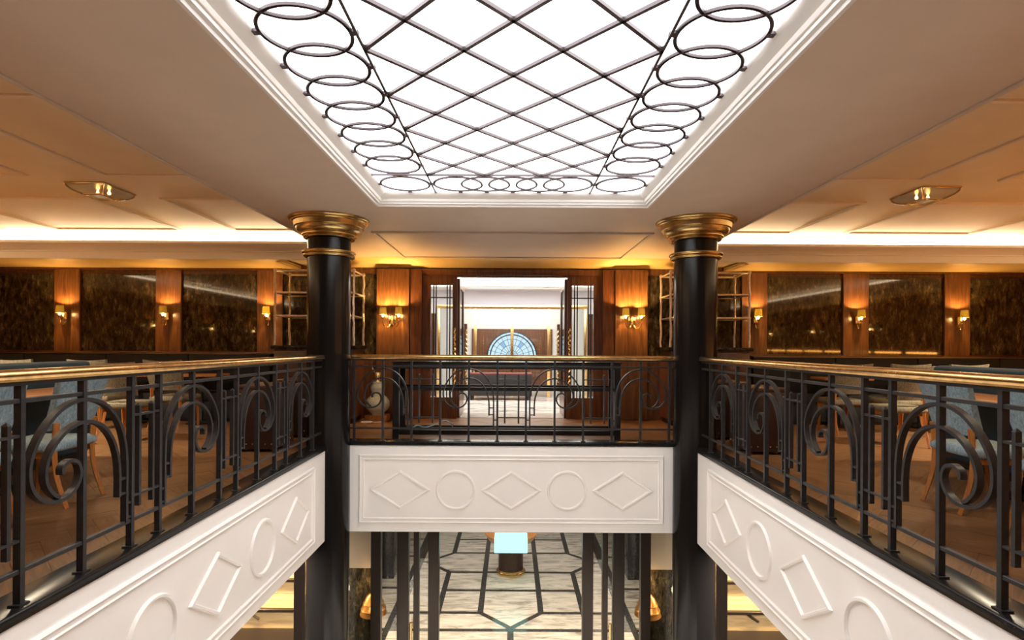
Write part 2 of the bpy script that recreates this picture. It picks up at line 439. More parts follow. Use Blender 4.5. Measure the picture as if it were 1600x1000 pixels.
for (a, b_, d_, e) in ((-1.26, -lx, ly0, ly1), (lx, 1.26, ly0, ly1), (-lx, lx, ly1, 5.53), (-lx, lx, gy0 - 0.02, ly0), (-1.26, -lx, ly1, 5.53), (lx, 1.26, ly1, 5.53), (-1.26, -lx, gy0 - 0.02, ly0), (lx, 1.26, gy0 - 0.02, ly0)):
    pane(rect(a, b_, d_, e))
MB().box(-1.38, 1.38, L(hy0) - 0.01, L(hy1) + 0.01, zt + 0.04, zt + 0.06).build('backing', 'cornice_white', sky, smooth=False)
# lattice bars: every diagonal line clipped to the field
def bar(p, q, w=0.021, z0=None, z1=None, name='lattice_bar'):
    z0 = zt - 0.006 if z0 is None else z0; z1 = zt + 0.012 if z1 is None else z1
    P = Vector(p); Q = Vector(q); d_ = (Q - P).normalized(); n_ = Vector((-d_.y, d_.x)) * w / 2
    poly = [P + n_, P - n_, Q - n_, Q + n_]
    MB().prism([(t_.x, L(t_.y)) for t_ in poly], z0, z1).build(name, 'skylight_iron', sky, smooth=False)
def diag(sgn):
    starts = [(X_[i], ly1) for i in range(4)] + ([(-lx * sgn, Y_[j]) for j in range(1, NR + 1)])
    for (x, y) in starts:
        ex = lx * sgn
        t1 = (ex - x) / (PX / 2 * sgn); t2 = (y - ly0) / (PY / 2); t_ = min(t1, t2)
        if t_ > 0.1: bar((x, y), (x + sgn * t_ * PX / 2, y - t_ * PY / 2))
diag(1); diag(-1)
for s in (-1, 1):
    bar((s * lx, gy0), (s * lx, gy1), 0.015, name='border_bar')
bar((-gx, ly1), (gx, ly1), 0.013, name='border_bar'); bar((-gx, ly0), (gx, ly0), 0.013, name='border_bar')
RR = 0.2275
def ring_mesh(R):
    k = MB()
    k.lathe([(R, zt - 0.003), (R + 0.002, zt + 0.010), (R - 0.020, zt + 0.010), (R - 0.018, zt - 0.003), (R - 0.013, zt - 0.003), (R - 0.011, zt + 0.004), (R - 0.007, zt + 0.004), (R - 0.005, zt - 0.003)], 56, closed=True)
    return k.mesh('ring', 'skylight_iron')
ringm = ring_mesh(RR); ringw = ring_mesh(RR * 1.02)
tabm = MB().box(-0.020, 0.020, -0.019, 0.019, zt - 0.004, zt + 0.012).mesh('ring_tab', 'skylight_iron', smooth=False)
for s in (-1, 1):
    for q in range(11):
        yy = 4.682 - 0.3314 * q
        if yy < ly0 + 0.2: continue
        put('ring', ringm, sky, (s * 1.002, L(yy), 0))
        put('ring_tab', tabm, sky, (s * (1.002 + RR + 0.008), L(yy), 0)); put('ring_tab', tabm, sky, (s * (1.002 - RR - 0.006), L(yy), 0))
    for yy in (5.23, 2 * YM - 5.23):
        put('ring', ringw, sky, (s * 1.005, L(yy), 0))
        for dx in (-1, 1): put('ring_tab', tabm, sky, (s * 1.005 + dx * (RR + 0.012), L(yy), 0))
        for dy in (-1, 1): put('ring_tab', tabm, sky, (s * 1.005, L(yy + dy * (RR + 0.022)), 0), (0, 0, PI / 2))
for yy in (5.23, 2 * YM - 5.23):
    for q in range(5):
        put('ring', ringw, sky, ((q - 2) * 0.2555, L(yy), 0))
        for dy in (-1, 1): put('ring_tab', tabm, sky, ((q - 2) * 0.2555, L(yy + dy * (RR + 0.022)), 0), (0, 0, PI / 2))

# ------------------------------------------------------------------ floors
def floor(name, x0, x1, y0, y1, label, boards=None):
    o = struct(MB().box(x0, x1, y0, y1, -0.12, -0.006).build(name, 'parquet', smooth=False), label)
    if boards:
        bx0, bx1, by0, by1 = boards
        bl, bw = 0.90, 0.15
        me = MB().box(-bl / 2 + 0.001, bl / 2 - 0.001, -bw / 2 + 0.001, bw / 2 - 0.001, -0.012, 0.0).mesh('board', 'parquet', smooth=False)
        r2 = math.sqrt(0.5)
        def clip(poly):
            for ax, lim, sg in ((0, bx0, 1), (0, bx1, -1), (1, by0, 1), (1, by1, -1)):
                out = []
                for i_ in range(len(poly)):
                    p, q = poly[i_ - 1], poly[i_]; dp, dq = sg * (p[ax] - lim), sg * (q[ax] - lim)
                    if (dp >= 0) != (dq >= 0):
                        t_ = dp / (dp - dq); out.append((p[0] + (q[0] - p[0]) * t_, p[1] + (q[1] - p[1]) * t_))
                    if dq >= 0: out.append(q)
                poly = out
                if not poly: return poly
            return poly
        for i in range(-60, 60):
            for j in range(-14, 14):
                for k_ in (0, 1):
                    if k_ == 0:
                        u = i * bw + bl / 2 + j * 2 * bl; v = i * bw + bw / 2; ang = PI / 4
                    else:
                        u = i * bw + bl + j * 2 * bl + bw / 2; v = i * bw + bw - bl / 2; ang = 3 * PI / 4
                    X = (u - v) * r2 + (bx0 + bx1) / 2; Y = (u + v) * r2 + (by0 + by1) / 2
                    ca, sa = math.cos(ang), math.sin(ang)
                    cs = [(X + ca * a_ - sa * b_, Y + sa * a_ + ca * b_) for a_, b_ in ((-bl / 2 + .001, -bw / 2 + .001), (bl / 2 - .001, -bw / 2 + .001), (bl / 2 - .001, bw / 2 - .001), (-bl / 2 + .001, bw / 2 - .001))]
                    if all(bx0 < x_ < bx1 and by0 < y_ < by1 for x_, y_ in cs):
                        put('board', me, o, (X, Y, -0.0005 * ((i + k_) % 3)), (0, 0, ang))
                    else:
                        cp = clip(cs)
                        if len(cp) >= 3 and abs(sum(cp[n_][0] * cp[(n_ + 1) % len(cp)][1] - cp[(n_ + 1) % len(cp)][0] * cp[n_][1] for n_ in range(len(cp)))) > 0.02:
                            bpoly = [(ca * (x_ - X) + sa * (y_ - Y), -sa * (x_ - X) + ca * (y_ - Y)) for x_, y_ in cp]
                            put('board', MB().prism(bpoly, -0.012, 0.0).mesh('board', 'parquet', smooth=False), o, (X, Y, -0.0005 * ((i + k_) % 3)), (0, 0, ang))
    return o
floor('floor_left', -XO, -XS - 0.06, YB, YW, 'brown herringbone parquet of the left dining area', (-4.6, -2.16, 2.2, 8.6))
floor('floor_right', XS + 0.06, XO, YB, YW, 'brown herringbone parquet of the right dining area', (2.16, 4.6, 2.2, 8.6))
floor('floor_far', -XS - 0.06, XS + 0.06, YF + 0.05, YW + 0.15, 'brown parquet strip in front of the double doors', (-2.06, 2.06, YF + 0.14, 9.14))
floor('floor_near', -XS - 0.06, XS + 0.06, YB, -0.14, 'brown parquet under the viewer')

# ------------------------------------------------------------------ balcony fascias with moldings, kerbs
def fascia(name, length, loc, rz, items, frame_half, label):
    o = MB().box(-length / 2, length / 2, 0, 0.10, -0.93, 0.055).build(name, 'white_paint', loc=loc, rot=(0, 0, rz), smooth=False)
    struct(o, label)
    MB().section(rect(-frame_half, frame_half, -0.825, -0.05), [(0, -0.002), (0, 0.014), (0.010, 0.024), (0.016, 0.012), (0.044, 0.010), (0.050, 0.020), (0.058, 0.006), (0.058, -0.002)], True).build('frame_molding', 'white_paint', o)
    for kind, u in items:
        if kind == 'd':
            MB().section([(u, -0.45 - 0.205), (u + 0.322, -0.45), (u, -0.45 + 0.205), (u - 0.322, -0.45)], MOLD(0.028, 0.020), True).build('diamond_molding', 'white_paint', o)
        else:
            pts = [(u + 0.212 * math.cos(2 * PI * q / 48), -0.45 + 0.212 * math.sin(2 * PI * q / 48)) for q in range(48)]
            MB().section(pts, MOLD(0.028, 0.020), True).build('circle_molding', 'white_paint', o)
    return o
fascia('wall_balcony_far', 2 * XS, (0, YF, 0), 0, [('d', -1.268), ('c', -0.634), ('d', 0), ('c', 0.634), ('d', 1.268)], 1.735, 'white balcony front with raised diamonds and circles below the far railing')
items = [('c', 0)] + [('d' if q % 2 else 'c', s * 0.7 * q) for q in (1, 2, 3) for s in (-1, 1)]
fascia('wall_balcony_left', 6.5, (-XS, YM, 0), PI / 2, items, 2.565, 'white balcony front with raised shapes under the left railing')
fascia('wall_balcony_right', 6.5, (XS, YM, 0), -PI / 2, items, 2.565, 'white balcony front with raised shapes under the right railing')
fascia('wall_balcony_near', 2 * XS, (0, -0.10, 0), PI, [('d', -1.268), ('c', -0.634), ('d', 0), ('c', 0.634), ('d', 1.268)], 1.735, 'white balcony front below the viewer')
KERB = [(-0.012, 0.055), (-0.012, 0.088), (-0.008, 0.096), (0.0, 0.100), (0.185, 0.100), (0.19, 0.095), (0.19, -0.02), (0.02, -0.02), (0.02, 0.055)]
for nm, ln, loc, rz, lb in (('trim_5', 2 * XS + 0.04, (0, YF, 0), 0, 'glossy black kerb under the far railing'), ('trim_6', 6.45, (-XS, YM, 0), PI / 2, 'glossy black kerb under the left railing'), ('trim_7', 6.45, (XS, YM, 0), -PI / 2, 'glossy black kerb under the right railing')):
    struct(MB().prism(KERB, -ln / 2, ln / 2, 'x').build(nm, 'black_stone', loc=loc, rot=(0, 0, rz)), lb)

# ------------------------------------------------------------------ railings
def make_rail(layout, wm, wc, loc, rz, label, lead=0.0, tail=0.0):
    """layout: string of M (scroll first, legs last), W (legs first, scroll last), C (comb)"""
    root = empty('balustrade', loc, rz, label, 'railing', 'wrought iron balustrades round the well')
    total = sum(2 * wm if ch in 'MW' else wc for ch in layout)
    x0 = -lead; x1 = total + tail
    hp = [(-0.036, 0.0), (-0.040, 0.010), (-0.034, 0.018), (-0.036, 0.026), (-0.030, 0.040), (-0.016, 0.050), (0.016, 0.050), (0.030, 0.040), (0.036, 0.026), (0.034, 0.018), (0.040, 0.010), (0.036, 0.0)]
    MB().prism([(y, 1.040 + z) for y, z in hp], x0, x1, 'x').build('handrail', 'handrail_brass', root, angle=50)
    MB().box(x0, x1, -0.020, 0.020, 1.022, 1.042).build('handrail_core', 'wrought_iron', root, smooth=False)
    for z in (0.957, 0.243):
        MB().box(x0, x1, -0.012, 0.012, z - 0.010, z + 0.010).build('rail_bar', 'wrought_iron', root, bevel=0.002, seg=1)
    post = MB().box(-0.0115, 0.0115, -0.016, 0.016, 0.10, 1.03).box(-0.026, 0.026, -0.026, 0.026, 0.100, 0.108).mesh('post', 'wrought_iron', smooth=False)
    mp = lambda u, v, h: (u, h, v)
    def scroll(pts, w=0.0165, d_=0.030):
        return spline([(u, v) for u, v in pts], 8)
    a = wm / 0.3287
    outer = [(0.614, 0.243), (0.614, 0.40), (0.613, 0.58), (0.595, 0.70), (0.545, 0.81), (0.455, 0.895), (0.329, 0.930), (0.205, 0.900), (0.110, 0.820), (0.052, 0.725), (0.036, 0.635), (0.058, 0.555), (0.120, 0.497), (0.205, 0.482), (0.275, 0.512), (0.308, 0.575), (0.292, 0.635), (0.245, 0.652), (0.208, 0.630), (0.206, 0.598)]
    inner = [(0.562, 0.395), (0.562, 0.52), (0.548, 0.62), (0.505, 0.72), (0.430, 0.795), (0.329, 0.822), (0.230, 0.795), (0.155, 0.730), (0.118, 0.650), (0.122, 0.575), (0.158, 0.520), (0.190, 0.497)]
    W, D = 0.0165, 0.032
    prof = [(-W / 2, -D / 2), (W / 2, -D / 2), (W / 2, D / 2), (-W / 2, D / 2)]
    mo = MB().section(scroll([(u * a, v) for u, v in outer]), prof, False, mp).mesh('outer_scroll', 'wrought_iron', angle=35)
    mi = MB().section(scroll([(u * a, v) for u, v in inner]), prof, False, mp).mesh('inner_scroll', 'wrought_iron', angle=35)
    mow = MB().section(scroll([(2 * wm - u * a, v) for u, v in outer]), prof, False, mp).mesh('outer_scroll', 'wrought_iron', angle=35)
    miw = MB().section(scroll([(2 * wm - u * a, v) for u, v in inner]), prof, False, mp).mesh('inner_scroll', 'wrought_iron', angle=35)
    tie = lambda u0, u1, z: MB().box(u0, u1, -0.013, 0.013, z - 0.006, z + 0.006).mesh('tie', 'wrought_iron', smooth=False)
    t_in = tie(0.562 * a, 0.614 * a, 0); t_out = tie(0.614 * a, 2 * wm, 0)
    t_inw = tie(2 * wm - 0.614 * a, 2 * wm - 0.562 * a, 0); t_outw = tie(0, 2 * wm - 0.614 * a, 0)
    cb = MB().box(-0.009, 0.009, -0.013, 0.013, 0.306, 0.858).add([(-0.011, -0.015, 0.858), (0.011, -0.015, 0.858), (0.011, 0.015, 0.858), (-0.011, 0.015, 0.858), (0, 0, 0.874)], [(0, 1, 4), (1, 2, 4), (2, 3, 4), (3, 0, 4), (0, 3, 2, 1)]).mesh('comb_bar', 'wrought_iron', smooth=False)
    ctie = tie(0, wc, 0)
    x = 0.0
    put('post', post, root, (0, 0, 0))
    for ch in layout:
        if ch in 'MW':
            put('outer_scroll', mo if ch == 'M' else mow, root, (x, 0, 0)); put('inner_scroll', mi if ch == 'M' else miw, root, (x, 0, 0))
            for z in (0.484, 0.405): put('tie', t_in if ch == 'M' else t_inw, root, (x, 0, z))
            for z in (0.345, 0.268): put('tie', t_out if ch == 'M' else t_outw, root, (x, 0, z))
            put('post', post, root, (x + wm, 0, 0)); put('post', post, root, (x + 2 * wm, 0, 0)); x += 2 * wm
        else:
            for q in (0.26, 0.74): put('comb_bar', cb, root, (x + wc * q, 0, 0))
            for z in (0.81, 0.372): put('tie', ctie, root, (x, 0, z))
            x += wc; put('post', post, root, (x, 0, 0))
    return root
make_rail('MCMCWCW', 0.3287, 0.3287, (-5.5 * 0.3287, YF + 0.045, 0), 0, 'short iron scroll balustrade with brass handrail between the two columns', 0.06, 0.06)
# side: local x runs to the far end
YS0 = YM - (6 * 0.684 + 5 * 0.24) / 2
for s, nm in ((-1, 'left'), (1, 'right')):
    make_rail('MCMCMCWCWCW', 0.342, 0.24, (s * (XS + 0.045), YS0, 0), PI / 2, 'long iron scroll balustrade with brass handrail along the %s side of the well' % nm, 0.3, 0.32)

# ------------------------------------------------------------------ columns
cr_ = empty('column', (-2.06, 6.30, ZL), 0, 'glossy black round column with gold capital at the left corner of the well', 'column', 'black columns with gold capitals')
cr_['kind'] = 'thing'
Z = lambda z: z - ZL
MB().lathe([(0.236, 0.0), (0.236, Z(ZC - 0.02))], 64).build('shaft', 'black_lacquer', cr_)
MB().lathe([(0.235, Z(2.172)), (0.262, Z(2.172)), (0.274, Z(2.178)), (0.279, Z(2.190)), (0.274, Z(2.200)), (0.266, Z(2.204)), (0.276, Z(2.208)), (0.288, Z(2.216)), (0.291, Z(2.227)), (0.286, Z(2.238)), (0.272, Z(2.244)), (0.235, Z(2.244))], 64, closed=True).build('ring', 'antique_brass', cr_, angle=60)
MB().lathe([(0.230, Z(2.375)), (0.262, Z(2.375)), (0.276, Z(2.381)), (0.280, Z(2.390)), (0.274, Z(2.399)), (0.268, Z(2.402)), (0.284, Z(2.406)), (0.296, Z(2.414)), (0.297, Z(2.424)), (0.290, Z(2.432)), (0.300, Z(2.436)), (0.318, Z(2.442)), (0.338, Z(2.454)), (0.352, Z(2.472)), (0.358, Z(2.492)), (0.360, Z(2.498)), (0.374, Z(2.502)), (0.378, Z(2.506)), (0.384, Z(2.545)), (0.386, Z(2.556)), (0.402, Z(2.560)), (0.408, Z(2.566)), (0.408, Z(2.572)), (0.424, Z(2.576)), (0.436, Z(2.584)), (0.440, Z(2.594)), (0.440, Z(ZC)), (0.230, Z(ZC))], 72, closed=True).build('capital', 'antique_brass', cr_, angle=35)
cr2 = dup(cr_, (2.06, 6.30, ZL), 0, 'glossy black round column with gold capital at the right corner of the well')

# ------------------------------------------------------------------ far wall
wall = MB()
for s in (-1, 1):
    a, b_ = sorted((s * 1.67, s * XO)); wall.box(a, b_, YW, YW + 0.15, 0, ZW + 0.2)
wall.box(-1.67, 1.67, YW + 0.02, YW + 0.15, 2.32, ZW + 0.2)
wf = struct(wall.build('wall_far', 'wall_wood', smooth=False), 'warm brown wood-paneled wall with polished stone panels and wall lamps')
MB().box(-1.67, 1.67, YW - 0.02, YW + 0.02, 2.345, ZW + 0.01).build('header_board', 'door_wood', wf, bevel=0.006)
for s in (-1, 1):
    # pilasters and stone panels
    for i in range(4):
        xa = 4.15 + i * 1.65
        u0, u1 = sorted((s * xa, s * (xa + 1.235)))
        MB().box(u0, u1, YW - 0.006, YW + 0.01, 1.075, 2.35).build('stone_panel', 'granite', wf, smooth=False)
        MB().section(rect(u0, u1, 1.075, 2.35), [(-0.004, 0), (-0.004, 0.018), (0.010, 0.018), (0.010, 0)], True, lambda u, v, h: (u, YW - h, v)).build('panel_frame', 'dark_wood', wf, smooth=False)
        u0, u1 = sorted((s * (xa - 0.415), s * xa))
        MB().box(u0, u1, YW - 0.045, YW + 0.01, 0.0, ZW).build('pilaster', 'wall_wood', wf, bevel=0.004, seg=1)
    u0, u1 = sorted((s * 2.20, s * 3.735))
    MB().box(u0, u1, YW - 0.006, YW + 0.01, 1.0, 2.35).build('stone_panel', 'granite', wf, smooth=False)
    u0, u1 = sorted((s * 1.67, s * 2.20))
    MB().box(u0, u1, YW - 0.075, YW + 0.01, 0.0, ZW).build('pilaster', 'wall_wood', wf, bevel=0.005, seg=1)
    u0, u1 = sorted((s * 3.74, s * XO))
    MB().box(u0, u1, YW - 0.06, YW + 0.01, 1.035, 1.07).build('dado_rail', 'door_wood', wf, bevel=0.006)
    MB().box(u0, u1, YW - 0.05, YW + 0.01, ZW - 0.035, ZW).build('top_rail', 'door_wood', wf, bevel=0.004)

# side and back walls (out of the frame, seen only as reflections)
for s, nm in ((-1, 'left'), (1, 'right')):
    a, b_ = sorted((s * XO, s * (XO + 0.15)))
    w_ = struct(MB().box(a, b_, YB, YW + 0.15, 0, ZD).build('wall_' + nm, 'wall_wood', smooth=False))
wb = struct(MB().box(-XO, XO, YB - 0.15, YB, 0, ZD).build('wall_back', 'door_wood', smooth=False))
for i in range(10):
    x = -8.1 + i * 1.8
    MB().box(x - 0.7, x + 0.7, YB, YB + 0.015, 1.12, 2.3).build('panel', 'wall_wood', wb, smooth=False)
for i in range(8):
    y = -2.6 + i * 1.15
    MB().box(XO - 0.05, XO, y - 0.45, y + 0.45, 1.06, 1.10).build('amber_strip', 'amber_strip', bpy.data.objects['wall_right'], smooth=False)

# ------------------------------------------------------------------ double doors with leaded glass
dn = 1
for s, nm in ((-1, 'left'), (1, 'right')):
    o = MB()
    B = lambda a, b_, y0, y1, z0, z1: o.box(min(s * a, s * b_), max(s * a, s * b_), y0, y1, z0, z1)
    B(1.47, 1.67, YW - 0.05, YW + 0.12, 0, ZW)          # casing
    B(1.33, 1.47, YW - 0.005, YW + 0.05, 0, 2.345)      # outer stile
    B(0.90, 0.975, YW - 0.005, YW + 0.05, 0, 2.345)     # inner stile
    B(0.975, 1.33, YW - 0.005, YW + 0.05, 2.185, 2.345)
    B(0.975, 1.33, YW - 0.005, YW + 0.05, 0, 0.35)
    d_ = struct(o.build('door_%d' % dn, 'door_wood', bevel=0.004, seg=1), 'fixed %s door panel of dark wood with leaded glass' % nm); dn += 1
    xs_ = [1.33, 1.285, 1.245, 1.065, 1.02, 0.975]
    zs_ = [0.35, 0.53, 1.98, 2.185]
    for i in range(5):
        for j in range(3):
            a, b_ = sorted((s * xs_[i], s * xs_[i + 1]))
            MB().box(a + 0.002, b_ - 0.002, YW + 0.018, YW + 0.024, zs_[j] + 0.002, zs_[j + 1] - 0.002).build('glass_pane', 'clear_glass', d_, smooth=False)
    for x in xs_[1:-1]: MB().box(s * x - 0.009, s * x + 0.009, YW + 0.012, YW + 0.03, 0.35, 2.185).build('lead_bar', 'lead', d_, smooth=False)
    for z in zs_[1:-1]: MB().box(min(s * 1.33, s * 0.975), max(s * 1.33, s * 0.975), YW + 0.012, YW + 0.03, z - 0.009, z + 0.009).build('lead_bar', 'lead', d_, smooth=False)
    rope = MB().tube([(s * 0.935 + 0.010 * math.cos(q * 0.9), YW - 0.05 + 0.010 * math.sin(q * 0.9), 0.55 + q * 0.0118) for q in range(80)], 0.014, 6)
    rope.build('pull_handle', 'brass', d_)
    # open leaf, swung into the foyer
    o = MB(); xl = 0.86
    B(xl, xl + 0.045, YW + 0.06, YW + 0.17, 0.01, 2.30)
    B(xl, xl + 0.045, YW + 0.80, YW + 0.90, 0.01, 2.30)
    B(xl, xl + 0.045, YW + 0.17, YW + 0.80, 2.14, 2.30)
    B(xl, xl + 0.045, YW + 0.17, YW + 0.80, 0.01, 0.36)
    d_ = struct(o.build('door_%d' % dn, 'door_wood', bevel=0.004, seg=1), 'open %s door leaf swung into the bright foyer' % nm); dn += 1
    ys_ = [0.17, 0.22, 0.26, 0.71, 0.75, 0.80]
    for i in range(5):
        for j in range(3):
            MB().box(s * (xl + 0.022) - 0.003, s * (xl + 0.022) + 0.003, YW + ys_[i] + 0.002, YW + ys_[i + 1] - 0.002, (0.36, 0.54, 1.98)[j] + 0.002, (0.54, 1.98, 2.14)[j] - 0.002).build('glass_pane', 'clear_glass', d_, smooth=False)
    for y in ys_[1:-1]: MB().box(s * (xl + 0.022) - 0.008, s * (xl + 0.022) + 0.008, YW + y - 0.006, YW + y + 0.006, 0.36, 2.14).build('lead_bar', 'lead', d_, smooth=False)
    MB().tube([(s * (xl - 0.04) + 0.010 * math.cos(q * 0.9), YW + 0.83 + 0.010 * math.sin(q * 0.9), 0.55 + q * 0.0118) for q in range(80)], 0.014, 6).build('pull_handle', 'brass', d_)

# ------------------------------------------------------------------ foyer beyond the doors
YV, YE = 13.2, 15.6
struct(MB().box(-3.4, 3.4, YW + 0.15, YE + 0.2, -0.12, 0.0).build('floor_foyer', 'foyer_floor', smooth=False), 'pale polished stone floor of the foyer')
struct(MB().box(-3.5, -3.4, YW + 0.15, YE, 0, 2.7).build('wall_foyer_left', 'foyer_wall', smooth=False))
struct(MB().box(3.4, 3.5, YW + 0.15, YE, 0, 2.7).build('wall_foyer_right', 'foyer_wall', smooth=False))
ff = bpy.data.objects['floor_foyer']
for q in range(9):
    MB().box(-1.9, 1.9, 9.95 + q * 0.36, 10.25 + q * 0.36, -0.002, 0.003).build('stone_slab', 'marble', ff, smooth=False)
we = struct(MB().box(-3.5, 3.5, YE, YE + 0.1, 0, 2.9).build('wall_foyer_end', 'foyer_wall', smooth=False), 'pale end wall of the foyer')
wv = struct(MB().box(-3.4, 3.4, YV, YV + 0.12, 2.12, 2.75).box(-3.4, -1.75, YV, YV + 0.12, 0, 2.12).box(1.75, 3.4, YV, YV + 0.12, 0, 2.12).build('wall_vestibule', 'lavender_wall', smooth=False), 'pale lavender wall above the brass-framed vestibule')
cf = struct(MB().box(-3.5, 3.5, YW + 0.15, 9.8, 2.50, 2.75).box(-3.5, 3.5, 12.7, YV, 2.50, 2.75).box(-3.5, -2.2, 9.8, 12.7, 2.5, 2.75).box(2.2, 3.5, 9.8, 12.7, 2.5, 2.75).box(-3.5, 3.5, YV + 0.12, YE, 2.72, 2.8).build('ceiling_foyer', 'cornice_white', smooth=False), 'white coved foyer ceiling')
MB().box(-2.2, 2.2, 9.8, 12.7, 2.66, 2.70).build('ceiling_light', 'foyer_glow', cf, smooth=False)
MB().box(-1.6, 1.6, 13.8, 15.0, 2.69, 2.715).build('ceiling_light', 'foyer_glow', cf, smooth=False)
arc = spline([(-2.2, 12.55), (-1.2, 12.35), (0, 12.28), (1.2, 12.35), (2.2, 12.55)], 8)
MB().section([(p.x, p.y) for p in arc], [(-0.05, 0.12), (-0.05, 0.0), (0.05, -0.03), (0.05, 0.12)], False, lambda u, v, h: (u, v, 2.50 + h)).build('cove_curve', 'cornice_white', cf)
for q in (-1, 1):
    for k_ in range(3):
        a, b_ = sorted((q * (1.80 + 0.28 * k_), q * (2.06 + 0.28 * k_)))
        MB().box(a, b_, YV - 0.03, YV, 0, 1.95).build('wainscot_board', 'dark_wood', wv, bevel=0.006, seg=1)
    a, b_ = sorted((q * 1.25, q * 1.62))
    MB().box(a, b_, YE - 0.06, YE, 0, 1.8).build('wood_panel', 'dark_wood', we, bevel=0.006, seg=1)
# brass vestibule screen
vs = empty('vestibule_screen', (0, YV - 0.07, 0), 0, 'brass-framed glass screen in the bright foyer behind the open doors', 'glass screen')
for x in (-1.72, -0.86, 0.0, 0.86, 1.72):
    MB().box(x - 0.035, x + 0.035, -0.04, 0.04, 0, 2.06).build('brass_post', 'brass', vs, bevel=0.006)
MB().box(-1.76, 1.76, -0.05, 0.05, 2.06, 2.15).build('brass_header', 'brass', vs, bevel=0.008)
for x in (-1.72, -0.86, 0.0, 0.86):
    MB().box(x + 0.035, x + 0.825, -0.004, 0.004, 0.02, 2.06).build('glass_pane', 'clear_glass', vs, smooth=False)
# wood panel with fanlight on the end wall
wp = MB().box(-1.12, 1.12, YE - 0.05, YE, 0, 1.66).build('wood_panel', 'door_wood', we, bevel=0.006)
fan = empty('window_1', (0, YE - 0.06, 0.90)); fan['kind'] = 'structure'; fan['label'] = 'pale blue stained glass fanlight in the wood end panel'
rs = [0.0, 0.16, 0.32, 0.48, 0.60, 0.68]; ns = 12
for i in range(5):
    for j in range(ns):
        a0, a1 = PI * j / ns, PI * (j + 1) / ns
        pts = [(rs[i + 1] * math.cos(a0 + (a1 - a0) * t / 4), rs[i + 1] * math.sin(a0 + (a1 - a0) * t / 4)) for t in range(5)] + [(rs[i] * math.cos(a1 + (a0 - a1) * t / 4), rs[i] * math.sin(a1 + (a0 - a1) * t / 4)) for t in range(5 if rs[i] > 0 else 1)]
        MB().prism(pts, -0.006, 0.0, 'y').build('glass_pane', 'fan_glass_deep' if (i == 2 and j in (3, 8)) else 'fan_glass', fan, smooth=False)
for r_ in rs[1:]:
    MB().tube([(r_ * math.cos(PI * t / 32), -0.008, r_ * math.sin(PI * t / 32)) for t in range(33)], 0.007 if r_ < 0.6 else 0.018, 6).build('lead_arc', 'lead', fan)
for j in range(ns + 1):
    a0 = PI * j / ns
    MB().tube([(0.02 * math.cos(a0), -0.008, 0.02 * math.sin(a0)), (0.68 * math.cos(a0), -0.008, 0.68 * math.sin(a0))], 0.005, 6).build('lead_rib', 'lead', fan)
# bench in the foyer
bn = empty('bench', (-0.26, 12.45, 0), 0, 'low black bench with dark red top in the foyer', 'bench')
MB().box(-0.70, 0.70, -0.22, 0.22, 0.56, 0.595).build('cushion', 'maroon', bn, bevel=0.012)
MB().box(-0.70, 0.70, -0.22, 0.22, 0.10, 0.56).build('body', 'dark_void', bn, bevel=0.01)
for x in (-0.62, 0.62):
    for y in (-0.17, 0.17): MB().box(x - 0.03, x + 0.03, y - 0.03, y + 0.03, 0, 0.1).build('leg', 'black_metal', bn, smooth=False)

# ------------------------------------------------------------------ sconces
def sconce(loc, arms, label, group, rz=0.0):
    r = empty('wall_sconce', loc, rz, label, 'wall lamp', group)
    if arms == 1:
        MB().lathe([(0.0, -0.075), (0.022, -0.072), (0.046, -0.055), (0.048, 0.055), (0.044, 0.062), (0.0, 0.062)], 20, (0, -0.045)).build('backplate', 'brass', r)
        offs = [(0.0, -0.14)]
    else:
        MB().box(-0.055, 0.055, -0.022, 0.0, -0.10, 0.04).build('backplate', 'brass', r, bevel=0.008)
        MB().lathe([(0.0, -0.13), (0.022, -0.12), (0.03, -0.10), (0.02, -0.07), (0.018, 0.03), (0.0, 0.035)], 16, (0, -0.04)).build('stem', 'brass', r)
        offs = [(-0.125, -0.13), (0.125, -0.13)]
    for x, y in offs:
        MB().tube(spline([(x * 0.1, -0.03, -0.07), (x * 0.35, y * 0.5, -0.145), (x * 0.8, y * 0.9, -0.135), (x, y, -0.07), (x, y, -0.01)], 6), 0.008, 8).build('arm', 'brass', r)
        MB().lathe([(0.0, -0.035), (0.012, -0.03), (0.030, -0.012), (0.030, -0.006), (0.012, -0.004), (0.011, 0.012), (0.0, 0.012)], 16, (x, y)).build('cup', 'brass', r)
        MB().lathe([(0.0, 0.010), (0.012, 0.016), (0.019, 0.036), (0.014, 0.058), (0.004, 0.075), (0.0, 0.076)], 12, (x, y)).build('bulb', 'candle', r)
        MB().lathe([(0.060, 0.045), (0.050, 0.165), (0.0485, 0.165), (0.0585, 0.045)], 24, (x, y), closed=True).build('shade', 'shade', r)
        ld = bpy.data.lights.new('sconce_light', 'POINT'); ld.energy = SCONCE_W * (1.7 if arms == 2 else 1.0); ld.color = (1.0, 0.55, 0.18); ld.shadow_soft_size = 0.012
        lo = bpy.data.objects.new('sconce_light', ld); C.objects.link(lo); lo.parent = r; lo.location = (x, y, 0.142)
    return r
ordn = ('beside the metal shelves', 'on the second pilaster from the metal shelves', 'on the third pilaster from the metal shelves', 'on the outermost pilaster')
